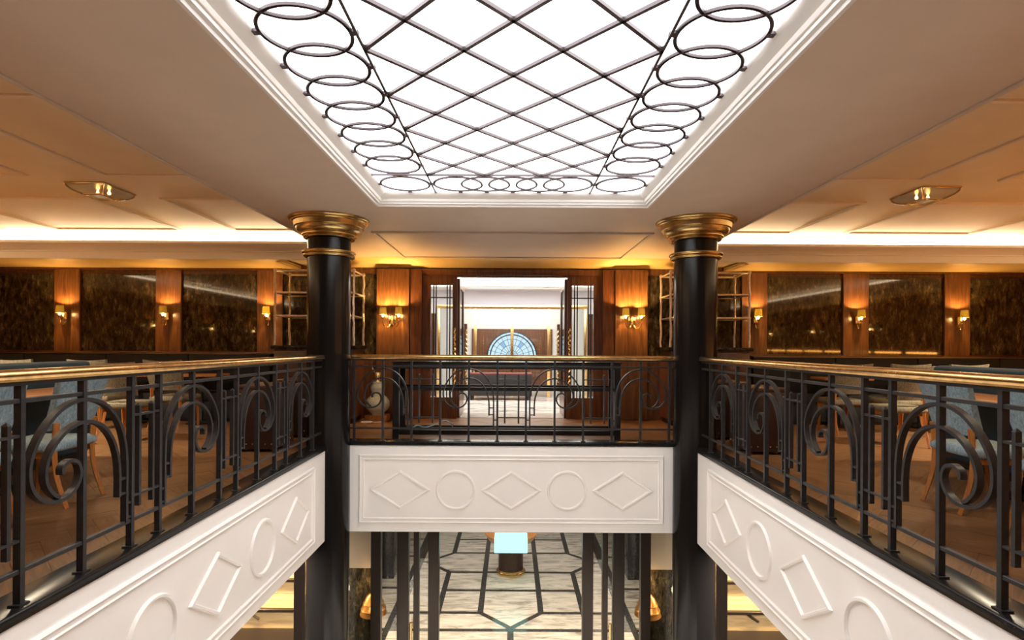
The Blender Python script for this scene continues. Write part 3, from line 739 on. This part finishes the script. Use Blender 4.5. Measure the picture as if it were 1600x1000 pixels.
for s, nm in ((-1, 'left'), (1, 'right')):
    for i in range(3):
        sconce((s * (4.15 - 0.2075 + 1.65 * i), YW - 0.045, 1.64), 1, 'single-arm brass wall lamp %s, %s side' % (ordn[i], nm), 'single-arm wall lamps')
    for i in range(4):
        sconce((s * XO, -1.8 + 2.8 * i, 1.64), 1, 'added out-of-view single-arm brass lamp on the %s outer wall, %s from the far corner' % (nm, ('fourth', 'third', 'second', 'first')[i]), 'added outer wall lamps', s * PI / 2 * -1)  # out-of-view sconces added for amber light in the dining areas
    sconce((s * 1.94, YW - 0.075, 1.64), 2, 'two-arm brass wall lamp with olive shades %s of the double doors' % nm, 'two-arm wall lamps')

# ------------------------------------------------------------------ metal shelves on black cabinets
def shelf_unit(loc, label):
    r = empty('shelf_rack', loc, 0, label, 'shelf rack', 'metal shelf racks')
    hw, dp = 0.595, 0.56
    for x in (-hw, hw):
        for y in (0.0, dp):
            pts = [(x + random.uniform(-0.006, 0.006), y + random.uniform(-0.006, 0.006), 1.19 + 1.13 * t / 14) for t in range(15)]
            MB().tube(pts, 0.016, 8, rads=[0.015 + random.uniform(0, 0.006) for _ in pts]).build('post', 'champagne_metal', r)
            MB().lathe([(0, 2.30), (0.02, 2.305), (0.028, 2.33), (0.02, 2.352), (0, 2.358)], 12, (x, y)).build('finial', 'champagne_metal', r)
    for z in (1.633, 1.985, 2.32):
        for y in (0.0, dp): MB().tube([(-hw - 0.02, y, z), (hw + 0.02, y, z)], 0.016, 8).build('shelf_rail', 'champagne_metal', r)
        for x in (-hw, hw): MB().tube([(x, 0, z), (x, dp, z)], 0.013, 8).build('shelf_rail', 'champagne_metal', r)
        if z < 2.3: MB().box(-hw, hw, 0, dp, z - 0.004, z + 0.004).build('glass_shelf', 'smoked_glass', r, smooth=False)
    return r
def cabinet(loc, label):
    r = empty('cabinet', loc, 0, label, 'cabinet', 'black topped cabinets')
    MB().box(-0.64, 0.64, -0.06, 0.60, 1.13, 1.185).build('top', 'black_stone', r, bevel=0.008)
    MB().box(-0.60, 0.60, -0.02, 0.58, 0.08, 1.13).build('body', 'door_wood', r, bevel=0.004, seg=1)
    for x in (-0.3, 0.3):
        q = MB().box(x - 0.285, x + 0.285, -0.04, -0.02, 0.12, 1.10).build('door', 'dark_wood', r, bevel=0.006)
        MB().lathe([(0, 0), (0.012, 0.0), (0.016, 0.015), (0.01, 0.026), (0, 0.028)], 12).build('knob', 'brass', q, (x * 0.2, -0.04, 0.72), (PI / 2, 0, 0))
    MB().box(-0.57, 0.57, 0.02, 0.55, 0, 0.08).build('plinth', 'black_metal', r, smooth=False)
    return r
for s, nm in ((-1, 'left'), (1, 'right')):
    cabinet((s * 2.995, 8.48, 0), 'black topped wood cabinet under the metal shelves behind the %s column' % nm)
    shelf_unit((s * 2.995, 8.48, 0), 'twig-like champagne metal shelf rack behind the %s column' % nm)

# ------------------------------------------------------------------ chairs
def make_chair(fab, label, group):
    r = empty('dining_chair', (0, 0, 0), 0, label, 'chair', group)
    MB().box(-0.235, 0.235, -0.225, 0.235, 0.405, 0.485).build('seat', fab, r, bevel=0.03, seg=3)
    # curved, raked backrest
    nx, nz_ = 8, 6; vs = []; fs = []
    for side in (0, 1):
        for j in range(nz_ + 1):
            t = j / nz_
            for i in range(nx + 1):
                u = -1 + 2 * i / nx
                w = 0.215 + 0.05 * t
                zz = 0.565 + 0.40 * t + (0.018 * u * u if j == nz_ else 0.012 * u * u * t)
                yy = -0.235 - 0.115 * t + 0.045 * u * u + (0.0 if side == 0 else 0.055 - 0.02 * t)
                vs.append((u * w, yy, zz))
    S = (nx + 1) * (nz_ + 1)
    for j in range(nz_):
        for i in range(nx):
            a = j * (nx + 1) + i
            fs.append((a, a + 1, a + nx + 2, a + nx + 1)); fs.append((S + a, S + a + nx + 1, S + a + nx + 2, S + a + 1))
    for i in range(nx):
        fs.append((i, S + i, S + i + 1, i + 1)); a = nz_ * (nx + 1) + i; fs.append((a, a + 1, S + a + 1, S + a))
    for j in range(nz_):
        a = j * (nx + 1); fs.append((a, a + nx + 1, S + a + nx + 1, S + a)); a += nx; fs.append((a, S + a, S + a + nx + 1, a + nx + 1))
    MB().add(vs, fs).build('backrest', fab, r, angle=50)
    sq = lambda k: [(-k, -k), (k, -k), (k, k), (-k, k)]
    for x in (-0.195, 0.195):
        pts = spline([(x, -0.215, 0.62), (x, -0.205, 0.50), (x, -0.20, 0.40), (x, -0.22, 0.22), (x, -0.29, 0.0)], 4)
        MB().tube(pts, 0.02, 4, rads=[0.027 - 0.009 * (i / (len(pts) - 1)) for i in range(len(pts))]).build('leg', 'chair_wood', r, angle=30)
        pts = [(x, 0.195, 0.42), (x, 0.205, 0.2), (x, 0.215, 0.0)]
        MB().tube(pts, 0.02, 4, rads=[0.027, 0.023, 0.017]).build('leg', 'chair_wood', r, angle=30)
        MB().box(x - 0.010, x + 0.010, -0.19, 0.19, 0.365, 0.41).build('seat_rail', 'chair_wood', r, smooth=False)
    MB().box(-0.19, 0.19, 0.185, 0.205, 0.365, 0.41).build('seat_rail', 'chair_wood', r, smooth=False)
    return r
blue = make_chair('blue_fabric', '', 'light blue dining chairs by the railings')
beige = make_chair('beige_fabric', '', 'beige dining chairs')
first = {'b': blue, 'g': beige}; used = set()
def chair(k_, loc, rz, label):
    if k_ not in used:
        used.add(k_); o = first[k_]; o.location = loc; o.rotation_euler = (0, 0, rz); o['label'] = label; o['category'] = 'chair'
        return o
    return dup(first[k_], loc, rz, label)
chair('b', (-3.50, 3.46, 0), PI / 2, 'light blue upholstered chair cut off at the left picture edge')
chair('b', (-3.52, 4.24, 0), PI / 2 + 0.05, 'light blue upholstered chair with wooden legs in full view behind the left railing')
chair('b', (3.50, 3.44, 0), -PI / 2, 'light blue upholstered chair cut off at the right picture edge')
chair('b', (3.52, 4.20, 0), -PI / 2 - 0.05, 'light blue upholstered chair with wooden legs in full view behind the right railing')
chair('g', (-4.78, 6.98, 0), 0.0, 'beige chair at the end of the left teal sofa')
chair('g', (4.80, 6.98, 0), 0.0, 'beige chair at the end of the right teal sofa')
for i, x in enumerate((-4.72, -5.75, -6.77)):
    chair('g', (x, 7.86, 0), 0.03 * (i - 1), 'beige chair facing the wall bench, %s from the left shelf rack' % ('first', 'second', 'third')[i])
for i, x in enumerate((4.62, 5.40, 6.18, 7.25)):
    chair('g', (x, 7.86, 0), 0.03 * (i - 1), 'beige chair facing the wall bench, %s from the right shelf rack' % ('first', 'second', 'third', 'fourth')[i])

# ------------------------------------------------------------------ sofas, benches, tables
def sofa(loc, rz, ln, label):
    r = empty('sofa', loc, rz, label, 'sofa', 'teal sofas')       # local: faces +x, runs along y
    MB().box(-0.53, 0.0, -ln / 2, ln / 2, 0.06, 0.30).build('base', 'teal_velvet', r, bevel=0.015)
    for i in range(3):
        y0 = -ln / 2 + i * ln / 3
        MB().box(-0.53, 0.02, y0 + 0.004, y0 + ln / 3 - 0.004, 0.30, 0.46).build('seat_cushion', 'teal_velvet', r, bevel=0.035, seg=3)
    MB().box(-0.72, -0.54, -ln / 2, ln / 2, 0.06, 1.015).build('backrest', 'teal_velvet', r, bevel=0.05, seg=3)
    MB().box(-0.66, -0.06, -ln / 2 + 0.05, ln / 2 - 0.05, 0, 0.06).build('plinth', 'black_metal', r, smooth=False)
    return r
sofa((-5.17, 4.12, 0), PI, 3.65, 'dark teal velvet sofa with its back to the left dining table')
sofa((5.17, 4.12, 0), 0, 3.65, 'dark teal velvet sofa with its back to the right dining table')
def wall_bench(x0, x1, label):
    r = empty('banquette', ((x0 + x1) / 2, 8.95, 0), 0, label, 'bench', 'patterned wall benches')
    h = (x1 - x0) / 2; n = 4
    MB().box(-h, h, -0.30, 0.12, 0.05, 0.32).build('base', 'navy_seat', r, bevel=0.01)
    for i in range(n):
        a = -h + 2 * h * i / n
        MB().box(a + 0.004, a + 2 * h / n - 0.004, -0.34, 0.02, 0.32, 0.47).build('seat_cushion', 'navy_seat', r, bevel=0.03, seg=3)
        MB().box(a + 0.004, a + 2 * h / n - 0.004, -0.02, 0.13, 0.45, 1.035).build('backrest', 'banquette_fabric', r, bevel=0.02, seg=2)
    MB().box(-h, h, -0.025, 0.135, 1.035, 1.05).build('top_trim', 'silver_trim', r, smooth=False)
    MB().box(-h + 0.05, h - 0.05, -0.24, 0.10, 0, 0.05).build('plinth', 'black_metal', r, smooth=False)
    return r
wall_bench(-9.1, -3.85, 'dark wall bench with wavy lozenge fabric under the left stone panels')
wall_bench(3.85, 9.1, 'dark wall bench with wavy lozenge fabric under the right stone panels')
def table(loc, hx_, hy_, z, label, group):
    r = empty('dining_table', loc, 0, label, 'table', group)
    MB().box(-hx_, hx_, -hy_, hy_, z - 0.035, z).build('top', 'table_wood', r, bevel=0.006)
    MB().lathe([(0.20, 0.0), (0.20, 0.015), (0.05, 0.035), (0.035, 0.06), (0.035, z - 0.07), (0.10, z - 0.035)], 20).build('pedestal', 'black_metal', r)
    return r
table((-4.12, 4.55, 0), 0.30, 0.85, 0.775, 'orange-brown wood table between light blue chairs and the left teal sofa', 'sofa tables')
table((4.12, 4.55, 0), 0.30, 0.85, 0.775, 'orange-brown wood table between light blue chairs and the right teal sofa', 'sofa tables')
for i, x in enumerate((-4.72, -5.75, -6.77)):
    table((x, 8.50, 0), 0.33, 0.22, 0.745, 'small wood table at the left wall bench, %s from the shelf rack' % ('first', 'second', 'third')[i], 'wall bench tables')
for i, x in enumerate((5.0, 6.2, 7.25)):
    table((x, 8.50, 0), 0.36, 0.22, 0.745, 'small wood table at the right wall bench, %s from the shelf rack' % ('first', 'second', 'third')[i], 'wall bench tables')

# ------------------------------------------------------------------ studded leather cabinets beside the columns
def leather_cab(loc, label):
    r = empty('leather_cabinet', loc, 0, label, 'cabinet', 'studded leather cabinets')
    MB().box(-0.21, 0.21, 0.0, 0.55, 0.03, 0.70).build('body', 'leather', r, bevel=0.012, seg=2)
    MB().box(-0.225, 0.225, -0.015, 0.565, 0.70, 0.745).build('lid', 'leather_trim', r, bevel=0.014, seg=2)
    st = MB().lathe([(0.010, 0), (0.008, 0.005), (0.0, 0.008)], 8).mesh('stud', 'brass')
    for i in range(6):
        for z in (0.09, 0.645): put('stud', st, r, (-0.175 + i * 0.07, 0.0, z), (PI / 2, 0, 0))
    for s in (-1, 1):
        for i in range(7):
            for z in (0.09, 0.645): put('stud', st, r, (s * 0.21, 0.05 + i * 0.075, z), (0, s * PI / 2, 0))
    for x in (-0.17, 0.17):
        for y in (0.05, 0.5): MB().box(x - 0.02, x + 0.02, y - 0.02, y + 0.02, 0, 0.03).build('foot', 'black_metal', r, smooth=False)
    return r
for s, nm in ((-1, 'left'), (1, 'right')):
    leather_cab((s * 2.84, 6.22, 0), 'studded brown leather cabinet, the nearer of two behind the %s column' % nm)
    leather_cab((s * 2.84, 7.20, 0), 'studded brown leather cabinet, the farther of two behind the %s column' % nm)

# ------------------------------------------------------------------ console table behind the far railing
ct = empty('console_table', (-0.065, 7.14, 0), 0, 'long black console table with open shelves behind the far railing', 'table')
hw = 1.455
for x in (-hw + 0.04, hw - 0.04):
    for y in (0.04, 0.46): MB().box(x - 0.04, x + 0.04, y - 0.04, y + 0.04, 0, 0.90).build('leg', 'black_metal', ct, bevel=0.004, seg=1)
MB().box(-hw, hw, 0.0, 0.50, 0.90, 0.975).build('top', 'black_metal', ct, bevel=0.004, seg=1)
MB().box(-hw - 0.01, hw + 0.01, -0.01, 0.51, 0.977, 0.987).build('glass_top', 'black_lacquer', ct, smooth=False)
for z0, z1, nm in ((0.055, 0.115, 'lower'), (0.62, 0.665, 'middle')):
    for y in (0.03, 0.47): MB().box(-hw + 0.08, hw - 0.08, y - 0.02, y + 0.02, z0, z1).build('shelf_bar', 'black_metal', ct, bevel=0.003, seg=1)
cbl = MB().tube(spline([(-1.30, 7.22, 0.12), (-1.22, 7.25, 0.16), (-1.12, 7.3, 0.13), (-0.98, 7.34, 0.17), (-0.88, 7.36, 0.21), (-0.80, 7.38, 0.17), (-0.78, 7.40, 0.125)], 6), 0.009, 6).build('loose_strap', 'blue_strap')
tag(cbl, 'pale blue strap lying on the low shelf of the black console', 'strap')

# celadon lamp base standing on the floor
lp = empty('lamp_base', (-2.12, 8.85, 0), 0, 'celadon gourd lamp base without shade on the floor beside the double doors', 'lamp')
MB().box(-0.17, 0.17, -0.13, 0.13, 0, 0.10).build('stand', 'chair_wood', lp, bevel=0.006)
MB().lathe([(0.0, 0.10), (0.10, 0.10), (0.11, 0.13), (0.165, 0.18), (0.195, 0.24), (0.19, 0.31), (0.15, 0.37), (0.105, 0.41), (0.095, 0.45), (0.11, 0.50), (0.11, 0.54), (0.085, 0.58), (0.075, 0.60), (0.085, 0.61), (0.08, 0.62), (0.0, 0.62)], 32).build('body', 'celadon', lp, angle=60)
MB().lathe([(0.0, 0.62), (0.05, 0.62), (0.045, 0.65), (0.058, 0.66), (0.06, 0.75), (0.05, 0.77), (0.0, 0.77)], 20).build('socket', 'antique_brass', lp)
MB().tube(spline([(-0.05, 0, 0.76), (-0.085, 0, 0.86), (-0.06, 0, 0.97), (0, 0, 1.01), (0.06, 0, 0.97), (0.085, 0, 0.86), (0.05, 0, 0.76)], 6), 0.006, 6).build('harp', 'antique_brass', lp)
cb_ = MB().tube(spline([(-1.98, 8.66, 0.012), (-2.1, 8.58, 0.012), (-2.22, 8.66, 0.012), (-2.30, 8.62, 0.014), (-2.26, 8.54, 0.012), (-2.14, 8.60, 0.016), (-2.28, 8.68, 0.012), (-2.32, 8.60, 0.012)], 8), 0.010, 6).build('cable', 'white_plastic')
tag(cb_, 'white cable heaped in front of the celadon lamp base', 'cable')

# ------------------------------------------------------------------ ceiling lamps of brass and ribbed glass
def ceiling_lamp(loc, label, watts=50, cone=150):
    r = empty('ceiling_lamp', loc, 0, label, 'ceiling lamp', 'brass and glass ceiling lamps')
    a, b_, h = 0.20, 0.25, 0.095
    MB().box(-a, a, -b_, b_, -0.016, 0.0).build('plate', 'antique_brass', r, bevel=0.004, seg=1)
    tp = lambda t: (1 - 0.10 * t - 0.38 * t ** 2.6)
    n = 6
    for (sx_, sy_) in ((0, -1), (0, 1), (-1, 0), (1, 0)):
        vs = []; fs = []
        for j in range(n + 1):
            t = j / n; k_ = tp(t) * 0.95; z = -0.016 - (h - 0.016) * t
            for i in range(17):
                u = -1 + i / 8; w = 0.004 * (i % 2)
                if sy_: vs.append((u * a * k_, sy_ * (b_ * k_ - w), z))
                else: vs.append((sx_ * (a * k_ - w), u * b_ * k_, z))
        for j in range(n):
            for i in range(16): fs.append((j * 17 + i, j * 17 + i + 1, j * 17 + i + 18, j * 17 + i + 17))
        MB().add(vs, fs).build('glass_side', 'ribbed_glass', r)
    for x in (-1, 1):
        for y in (-1, 1):
            MB().tube([(x * a * tp(j / n) * 0.96, y * b_ * tp(j / n) * 0.96, -0.014 - (h - 0.014) * j / n) for j in range(n + 1)], 0.009, 6).build('corner_rib', 'brass', r)
    k_ = tp(1) * 0.95
    MB().section(rect(-a * k_, a * k_, -b_ * k_, b_ * k_), SQ(0.014, 0.014), True, lambda u, v, q: (u, v, -h + q)).build('bottom_frame', 'brass', r)
    MB().box(-a * k_, a * k_, -b_ * k_, b_ * k_, -h - 0.002, -h + 0.002).build('bottom_glass', 'ribbed_glass', r, smooth=False)
    for x in (-0.06, 0.06):
        MB().lathe([(0.0, -0.065), (0.014, -0.058), (0.016, -0.045), (0.008, -0.028), (0.008, -0.016)], 10, (x, 0.03)).build('bulb', 'ceiling_bulb', r)
    ld = bpy.data.lights.new('lamp_light', 'SPOT'); ld.energy = watts; ld.color = (1.0, 0.84, 0.60); ld.shadow_soft_size = 0.06; ld.spot_size = math.radians(cone); ld.spot_blend = 0.6
    lo = bpy.data.objects.new('lamp_light', ld); C.objects.link(lo); lo.parent = r; lo.location = (0, 0, -h - 0.01)
    return r
for s, nm in ((-1, 'left'), (1, 'right')):
    ceiling_lamp((s * 4.32, 5.88, ZD), 'brass framed ribbed glass lamp on the %s dining ceiling' % nm)
    ceiling_lamp((s * 4.32, 3.25, ZD), 'added out-of-view brass and glass ceiling lamp nearest the viewer over the %s dining area' % nm)  # added out of view to raise the dining area's ambient light
    ceiling_lamp((s * 6.84, 5.88, ZD), 'added out-of-view brass and glass ceiling lamp over the %s outer dining tables, the farthest of three' % nm, 760, 120)  # these three are added out of view, overbright to bounce onto the ceiling
    ceiling_lamp((s * 6.84, 3.25, ZD), 'added out-of-view brass and glass ceiling lamp over the %s outer dining tables, the middle of three' % nm, 760, 120)
    ceiling_lamp((s * 6.84, 0.67, ZD), 'added out-of-view brass and glass ceiling lamp over the %s outer dining tables, the nearest of three' % nm, 760, 120)

# ------------------------------------------------------------------ lower level: lobby seen under the balcony
fl = struct(MB().box(-7, 7, -4, 16, ZL - 0.1, ZL).build('floor_lower', 'inlay', smooth=False), 'marble lobby floor with black inlay lines on the lower level')
T = 0.006
def tile(poly, shrink=0.05, mat='marble'):
    n = len(poly); ar = sum(poly[i][0] * poly[(i + 1) % n][1] - poly[(i + 1) % n][0] * poly[i][1] for i in range(n))
    if ar < 0: poly = poly[::-1]
    out = []
    for i in range(n):
        p = Vector(poly[i]); d0 = (p - Vector(poly[i - 1])).normalized(); d1 = (Vector(poly[(i + 1) % n]) - p).normalized()
        n0 = Vector((-d0.y, d0.x)); n1 = Vector((-d1.y, d1.x)); b_ = n0 + n1; b_ = b_ / max(0.3, b_.length_squared / 2)
        w = p + b_ * shrink; out.append((w.x, w.y))
    MB().prism(out, ZL - 0.004, ZL + T).build('marble_slab', mat, fl, smooth=False)
YR = [9.04, 9.63, 10.51, 11.35, 12.40, 13.26, 14.2, 15.2]
# centre strip: arrow end, then slabs
tile([(0, 9.10), (0.52, 9.63), (0.52, 10.51), (-0.52, 10.51), (-0.52, 9.63)])
for i in range(2, 7): tile(rect(-0.52, 0.52, YR[i], YR[i + 1]))
for s in (-1, 1):
    q = lambda pts: [(s * x, y) for x, y in pts]
    tile(q([(0.0, 9.04), (1.25, 9.04), (1.25, 9.63), (0.52, 9.63), (0.0, 9.10)]))
    tile(q(rect(0.52, 1.25, 9.63, 10.51))); tile(q(rect(0.52, 1.25, 10.51, 11.35)))
    tile(q([(0.52, 11.35), (1.25, 11.35), (1.78, 11.88), (1.25, 12.40), (0.52, 12.40)]))
    tile(q(rect(0.52, 1.25, 12.40, 13.26))); tile(q(rect(0.52, 1.25, 13.26, 14.2))); tile(q(rect(0.52, 1.25, 14.2, 15.2)))
    tile(q(rect(1.25, 1.90, 9.04, 9.63))); tile(q([(1.25, 9.63), (1.90, 9.63), (1.90, 11.88), (1.78, 11.88), (1.25, 11.35)]))
    tile(q([(1.25, 12.40), (1.78, 11.88), (1.90, 11.88), (1.90, 14.2), (1.25, 14.2)]))
    for (y0, y1) in ((7.4, 9.04), (9.04, 10.6), (10.6, 12.2), (12.2, 14.0)): tile(q(rect(2.0, 3.4, y0, y1)))
    tile(q(rect(0.0, 2.0, 7.4, 9.04)))
    tile(q(rect(0.0, 2.0, 5.0, 7.4))); tile(q(rect(0.0, 2.0, 2.5, 5.0))); tile(q(rect(0.0, 2.0, 0.0, 2.5)), mat='dark_wood')  # out-of-view last slab darkened to cut bounce onto the near soffit
struct(MB().box(-7, 7, YF + 0.1, 16, -0.93, -0.85).box(-7, -XS - 0.1, -4, YF + 0.1, -0.93, -0.85).box(XS + 0.1, 7, -4, YF + 0.1, -0.93, -0.85).build('ceiling_lower', 'cornice_white', smooth=False), 'white ceiling of the lower lobby')
struct(MB().box(-7, 7, 15.9, 16, ZL, -0.9).build('wall_lobby_end', 'marble', smooth=False))
struct(MB().box(-7, 7, -4.1, -4.0, ZL, -0.9).build('wall_lobby_near', 'wall_wood', smooth=False))
for s, nm in ((-1, 'left'), (1, 'right')):
    a, b_ = sorted((s * 6.9, s * 7.0))
    struct(MB().box(a, b_, -4, 16, ZL, -0.9).build('wall_lobby_' + nm, 'door_wood', smooth=False))
    # black stone pillar at the far side of the lobby
    a, b_ = sorted((s * 2.30, s * 2.75))
    o = MB().box(a, b_, 11.0, 11.5, ZL, -0.93).build('stone_pillar', 'black_stone', bevel=0.01)
    tag(o, 'black veined stone pillar on the lower lobby floor, %s side' % nm, 'pillar', 'lobby pillars', 'thing')
# glass screen with dark bronze mullions
gs = empty('glass_screen', (0, 7.3, ZL), 0, 'dark bronze mullioned glass screen of the lower lobby below the far balcony', 'glass screen')
hz = -0.93 - ZL
mull = [(-1.75, 0.065), (-1.40, 0.075), (-1.225, 0.035), (-1.0, 0.07)]
for s in (-1, 1):
    for x, w in mull:
        MB().box(s * abs(x) - w, s * abs(x) + w, -0.05, 0.05, 0, hz).build('mullion', 'bronze_frame', gs, bevel=0.006, seg=1)
    e = [1.685, 1.475, 1.325, 1.26, 1.19, 1.07]
    for i in (0, 2, 4):
        a, b_ = sorted((s * e[i], s * e[i + 1])); MB().box(a, b_, -0.004, 0.004, 0.05, hz).build('glass_pane', 'screen_glass', gs, smooth=False)
    a, b_ = sorted((s * 1.815, s * 2.30)); MB().box(a, b_, -0.004, 0.004, 0.02, hz).build('glass_pane', 'screen_glass', gs, smooth=False)
    MB().tube([(s * 1.285, -0.08, 0.35), (s * 1.285, -0.08, 1.02)], 0.018, 10).build('pull_handle', 'brass', gs)
    for z in (0.42, 0.95): MB().tube([(s * 1.285, -0.08, z), (s * 1.285, 0.0, z)], 0.010, 8).build('handle_bracket', 'brass', gs)
    # dark stone wall behind the outermost pane with an amber shell lamp
    a, b_ = sorted((s * 1.84, s * 2.30))
    nm = 'left' if s < 0 else 'right'
    o = struct(MB().box(a, b_, 7.62, 7.72, ZL, -0.93).build('wall_pier_' + ('left' if s < 0 else 'right'), 'granite', smooth=False), 'dark stone pier behind the %s pane on the lower level' % ('left' if s < 0 else 'right'))
    MB().box(a, b_, 7.60, 7.63, -1.83, -0.93).build('reflection_panel', 'reflection_taupe', o, smooth=False)  # pale panel standing in for a reflection in the glass
    bl_ = empty('bell_lamp', (s * 1.86, 7.60, -2.44), 0, 'amber bell-shaped wall lamp behind the %s pane on the lower level' % nm, 'wall lamp', 'bell lamps')
    MB().lathe([(0.0, 0.30), (0.03, 0.29), (0.09, 0.24), (0.125, 0.17), (0.14, 0.15), (0.13, 0.14), (0.155, 0.09), (0.17, 0.07), (0.16, 0.06), (0.18, 0.0), (0.0, 0.0)], 28).build('shade', 'amber_lamp', bl_, angle=50)
    MB().box(-0.03, 0.03, 0.0, 0.03, 0.02, 0.32).build('bracket', 'antique_brass', bl_, smooth=False)
    ld = bpy.data.lights.new('bell_fill_light', 'POINT'); ld.energy = 3; ld.color = (1.0, 0.7, 0.42); ld.shadow_soft_size = 0.03  # point light added above the bell to brighten it and the pier
    lo = bpy.data.objects.new('bell_fill_light', ld); C.objects.link(lo); lo.parent = bl_; lo.location = (0, -0.14, 0.42)
# pedestal table with glowing glass block
pd = empty('pedestal_table', (0, 11.35, ZL), 0, 'round brown pedestal with glowing turquoise glass block standing on the lobby marble', 'pedestal')
MB().lathe([(0.0, 0.0), (0.29, 0.0), (0.30, 0.03), (0.29, 0.06), (0.265, 0.07), (0.26, 0.10), (0.0, 0.10)], 40).build('base', 'brass', pd)
MB().lathe([(0.25, 0.10), (0.25, 0.60)], 40).build('stem', 'leather', pd)
MB().lathe([(0.0, 0.60), (0.30, 0.60), (0.44, 0.68), (0.52, 0.79), (0.53, 0.82), (0.51, 0.82), (0.42, 0.74), (0.0, 0.72)], 48).build('dish', 'table_wood', pd)
MB().box(-0.32, 0.32, -0.62, -0.26, 0.62, 0.90).build('glass_block', 'teal_block', pd, bevel=0.012)
# lit bar shelving under the side balconies
for s, nm in ((-1, 'left'), (1, 'right')):
    r = empty('bar_shelving', (s * 4.3, 8.4, ZL), 0, 'golden lit plank shelving with dark shelves under the %s balcony' % nm, 'shelving', 'lit bar shelving')
    for i, z in enumerate((0.30, 0.63, 0.86, 1.08, 1.36, 1.64, 1.92)):
        z1 = (0.63, 0.86, 1.08, 1.36, 1.64, 1.92, 2.4)[i]
        MB().box(-1.2, 1.2, 0, 0.04, z + 0.003, z1 - 0.003).build('plank', 'golden_planks', r, bevel=0.003, seg=1)
    for z in (0.63, 1.08, 1.64): MB().box(-1.25, 1.25, -0.07, 0.0, z - 0.02, z + 0.02).build('shelf', 'bronze_frame', r, bevel=0.003, seg=1)
    for x in (-0.6, 0.1, 0.55):
        MB().tube([(x, -0.05, 0.50), (x - 0.18, -0.05, 0.62)], 0.018, 4).build('brace', 'bronze_frame', r)
    MB().box(-1.3, 1.3, -0.42, 0.0, 0.0, 0.31).build('counter', 'dark_void', r, bevel=0.004, seg=1)
    MB().box(-1.32, 1.32, -0.45, 0.0, 0.31, 0.345).build('counter_top', 'bronze_frame', r, bevel=0.004, seg=1)
    px_ = -s * 0.74
    sp = MB().box(px_ - 0.12, px_ + 0.12, -0.435, -0.42, 0.14, 0.27).build('socket_plate', 'golden_planks', r, bevel=0.004, seg=1)
    for dx in (-0.05, 0.05): MB().lathe([(0.0, 0), (0.032, 0), (0.030, 0.006), (0.0, 0.006)], 16).build('socket_hole', 'dark_void', sp, (px_ + dx, -0.435, 0.205), (PI / 2, 0, 0))
    # dark pilaster beside the column
    a, b_ = sorted((s * 2.70, s * 2.83))
    o = MB().box(a, b_, 7.30, 7.5, ZL, -0.93).box(min(s * 2.66, s * 2.72), max(s * 2.66, s * 2.72), 7.27, 7.35, ZL, -0.93).build('dark_pilaster', 'bronze_frame', bevel=0.006, seg=1)
    tag(o, 'dark bronze pilaster beside the %s column on the lower level' % nm, 'pilaster', 'lower pilasters', 'thing')
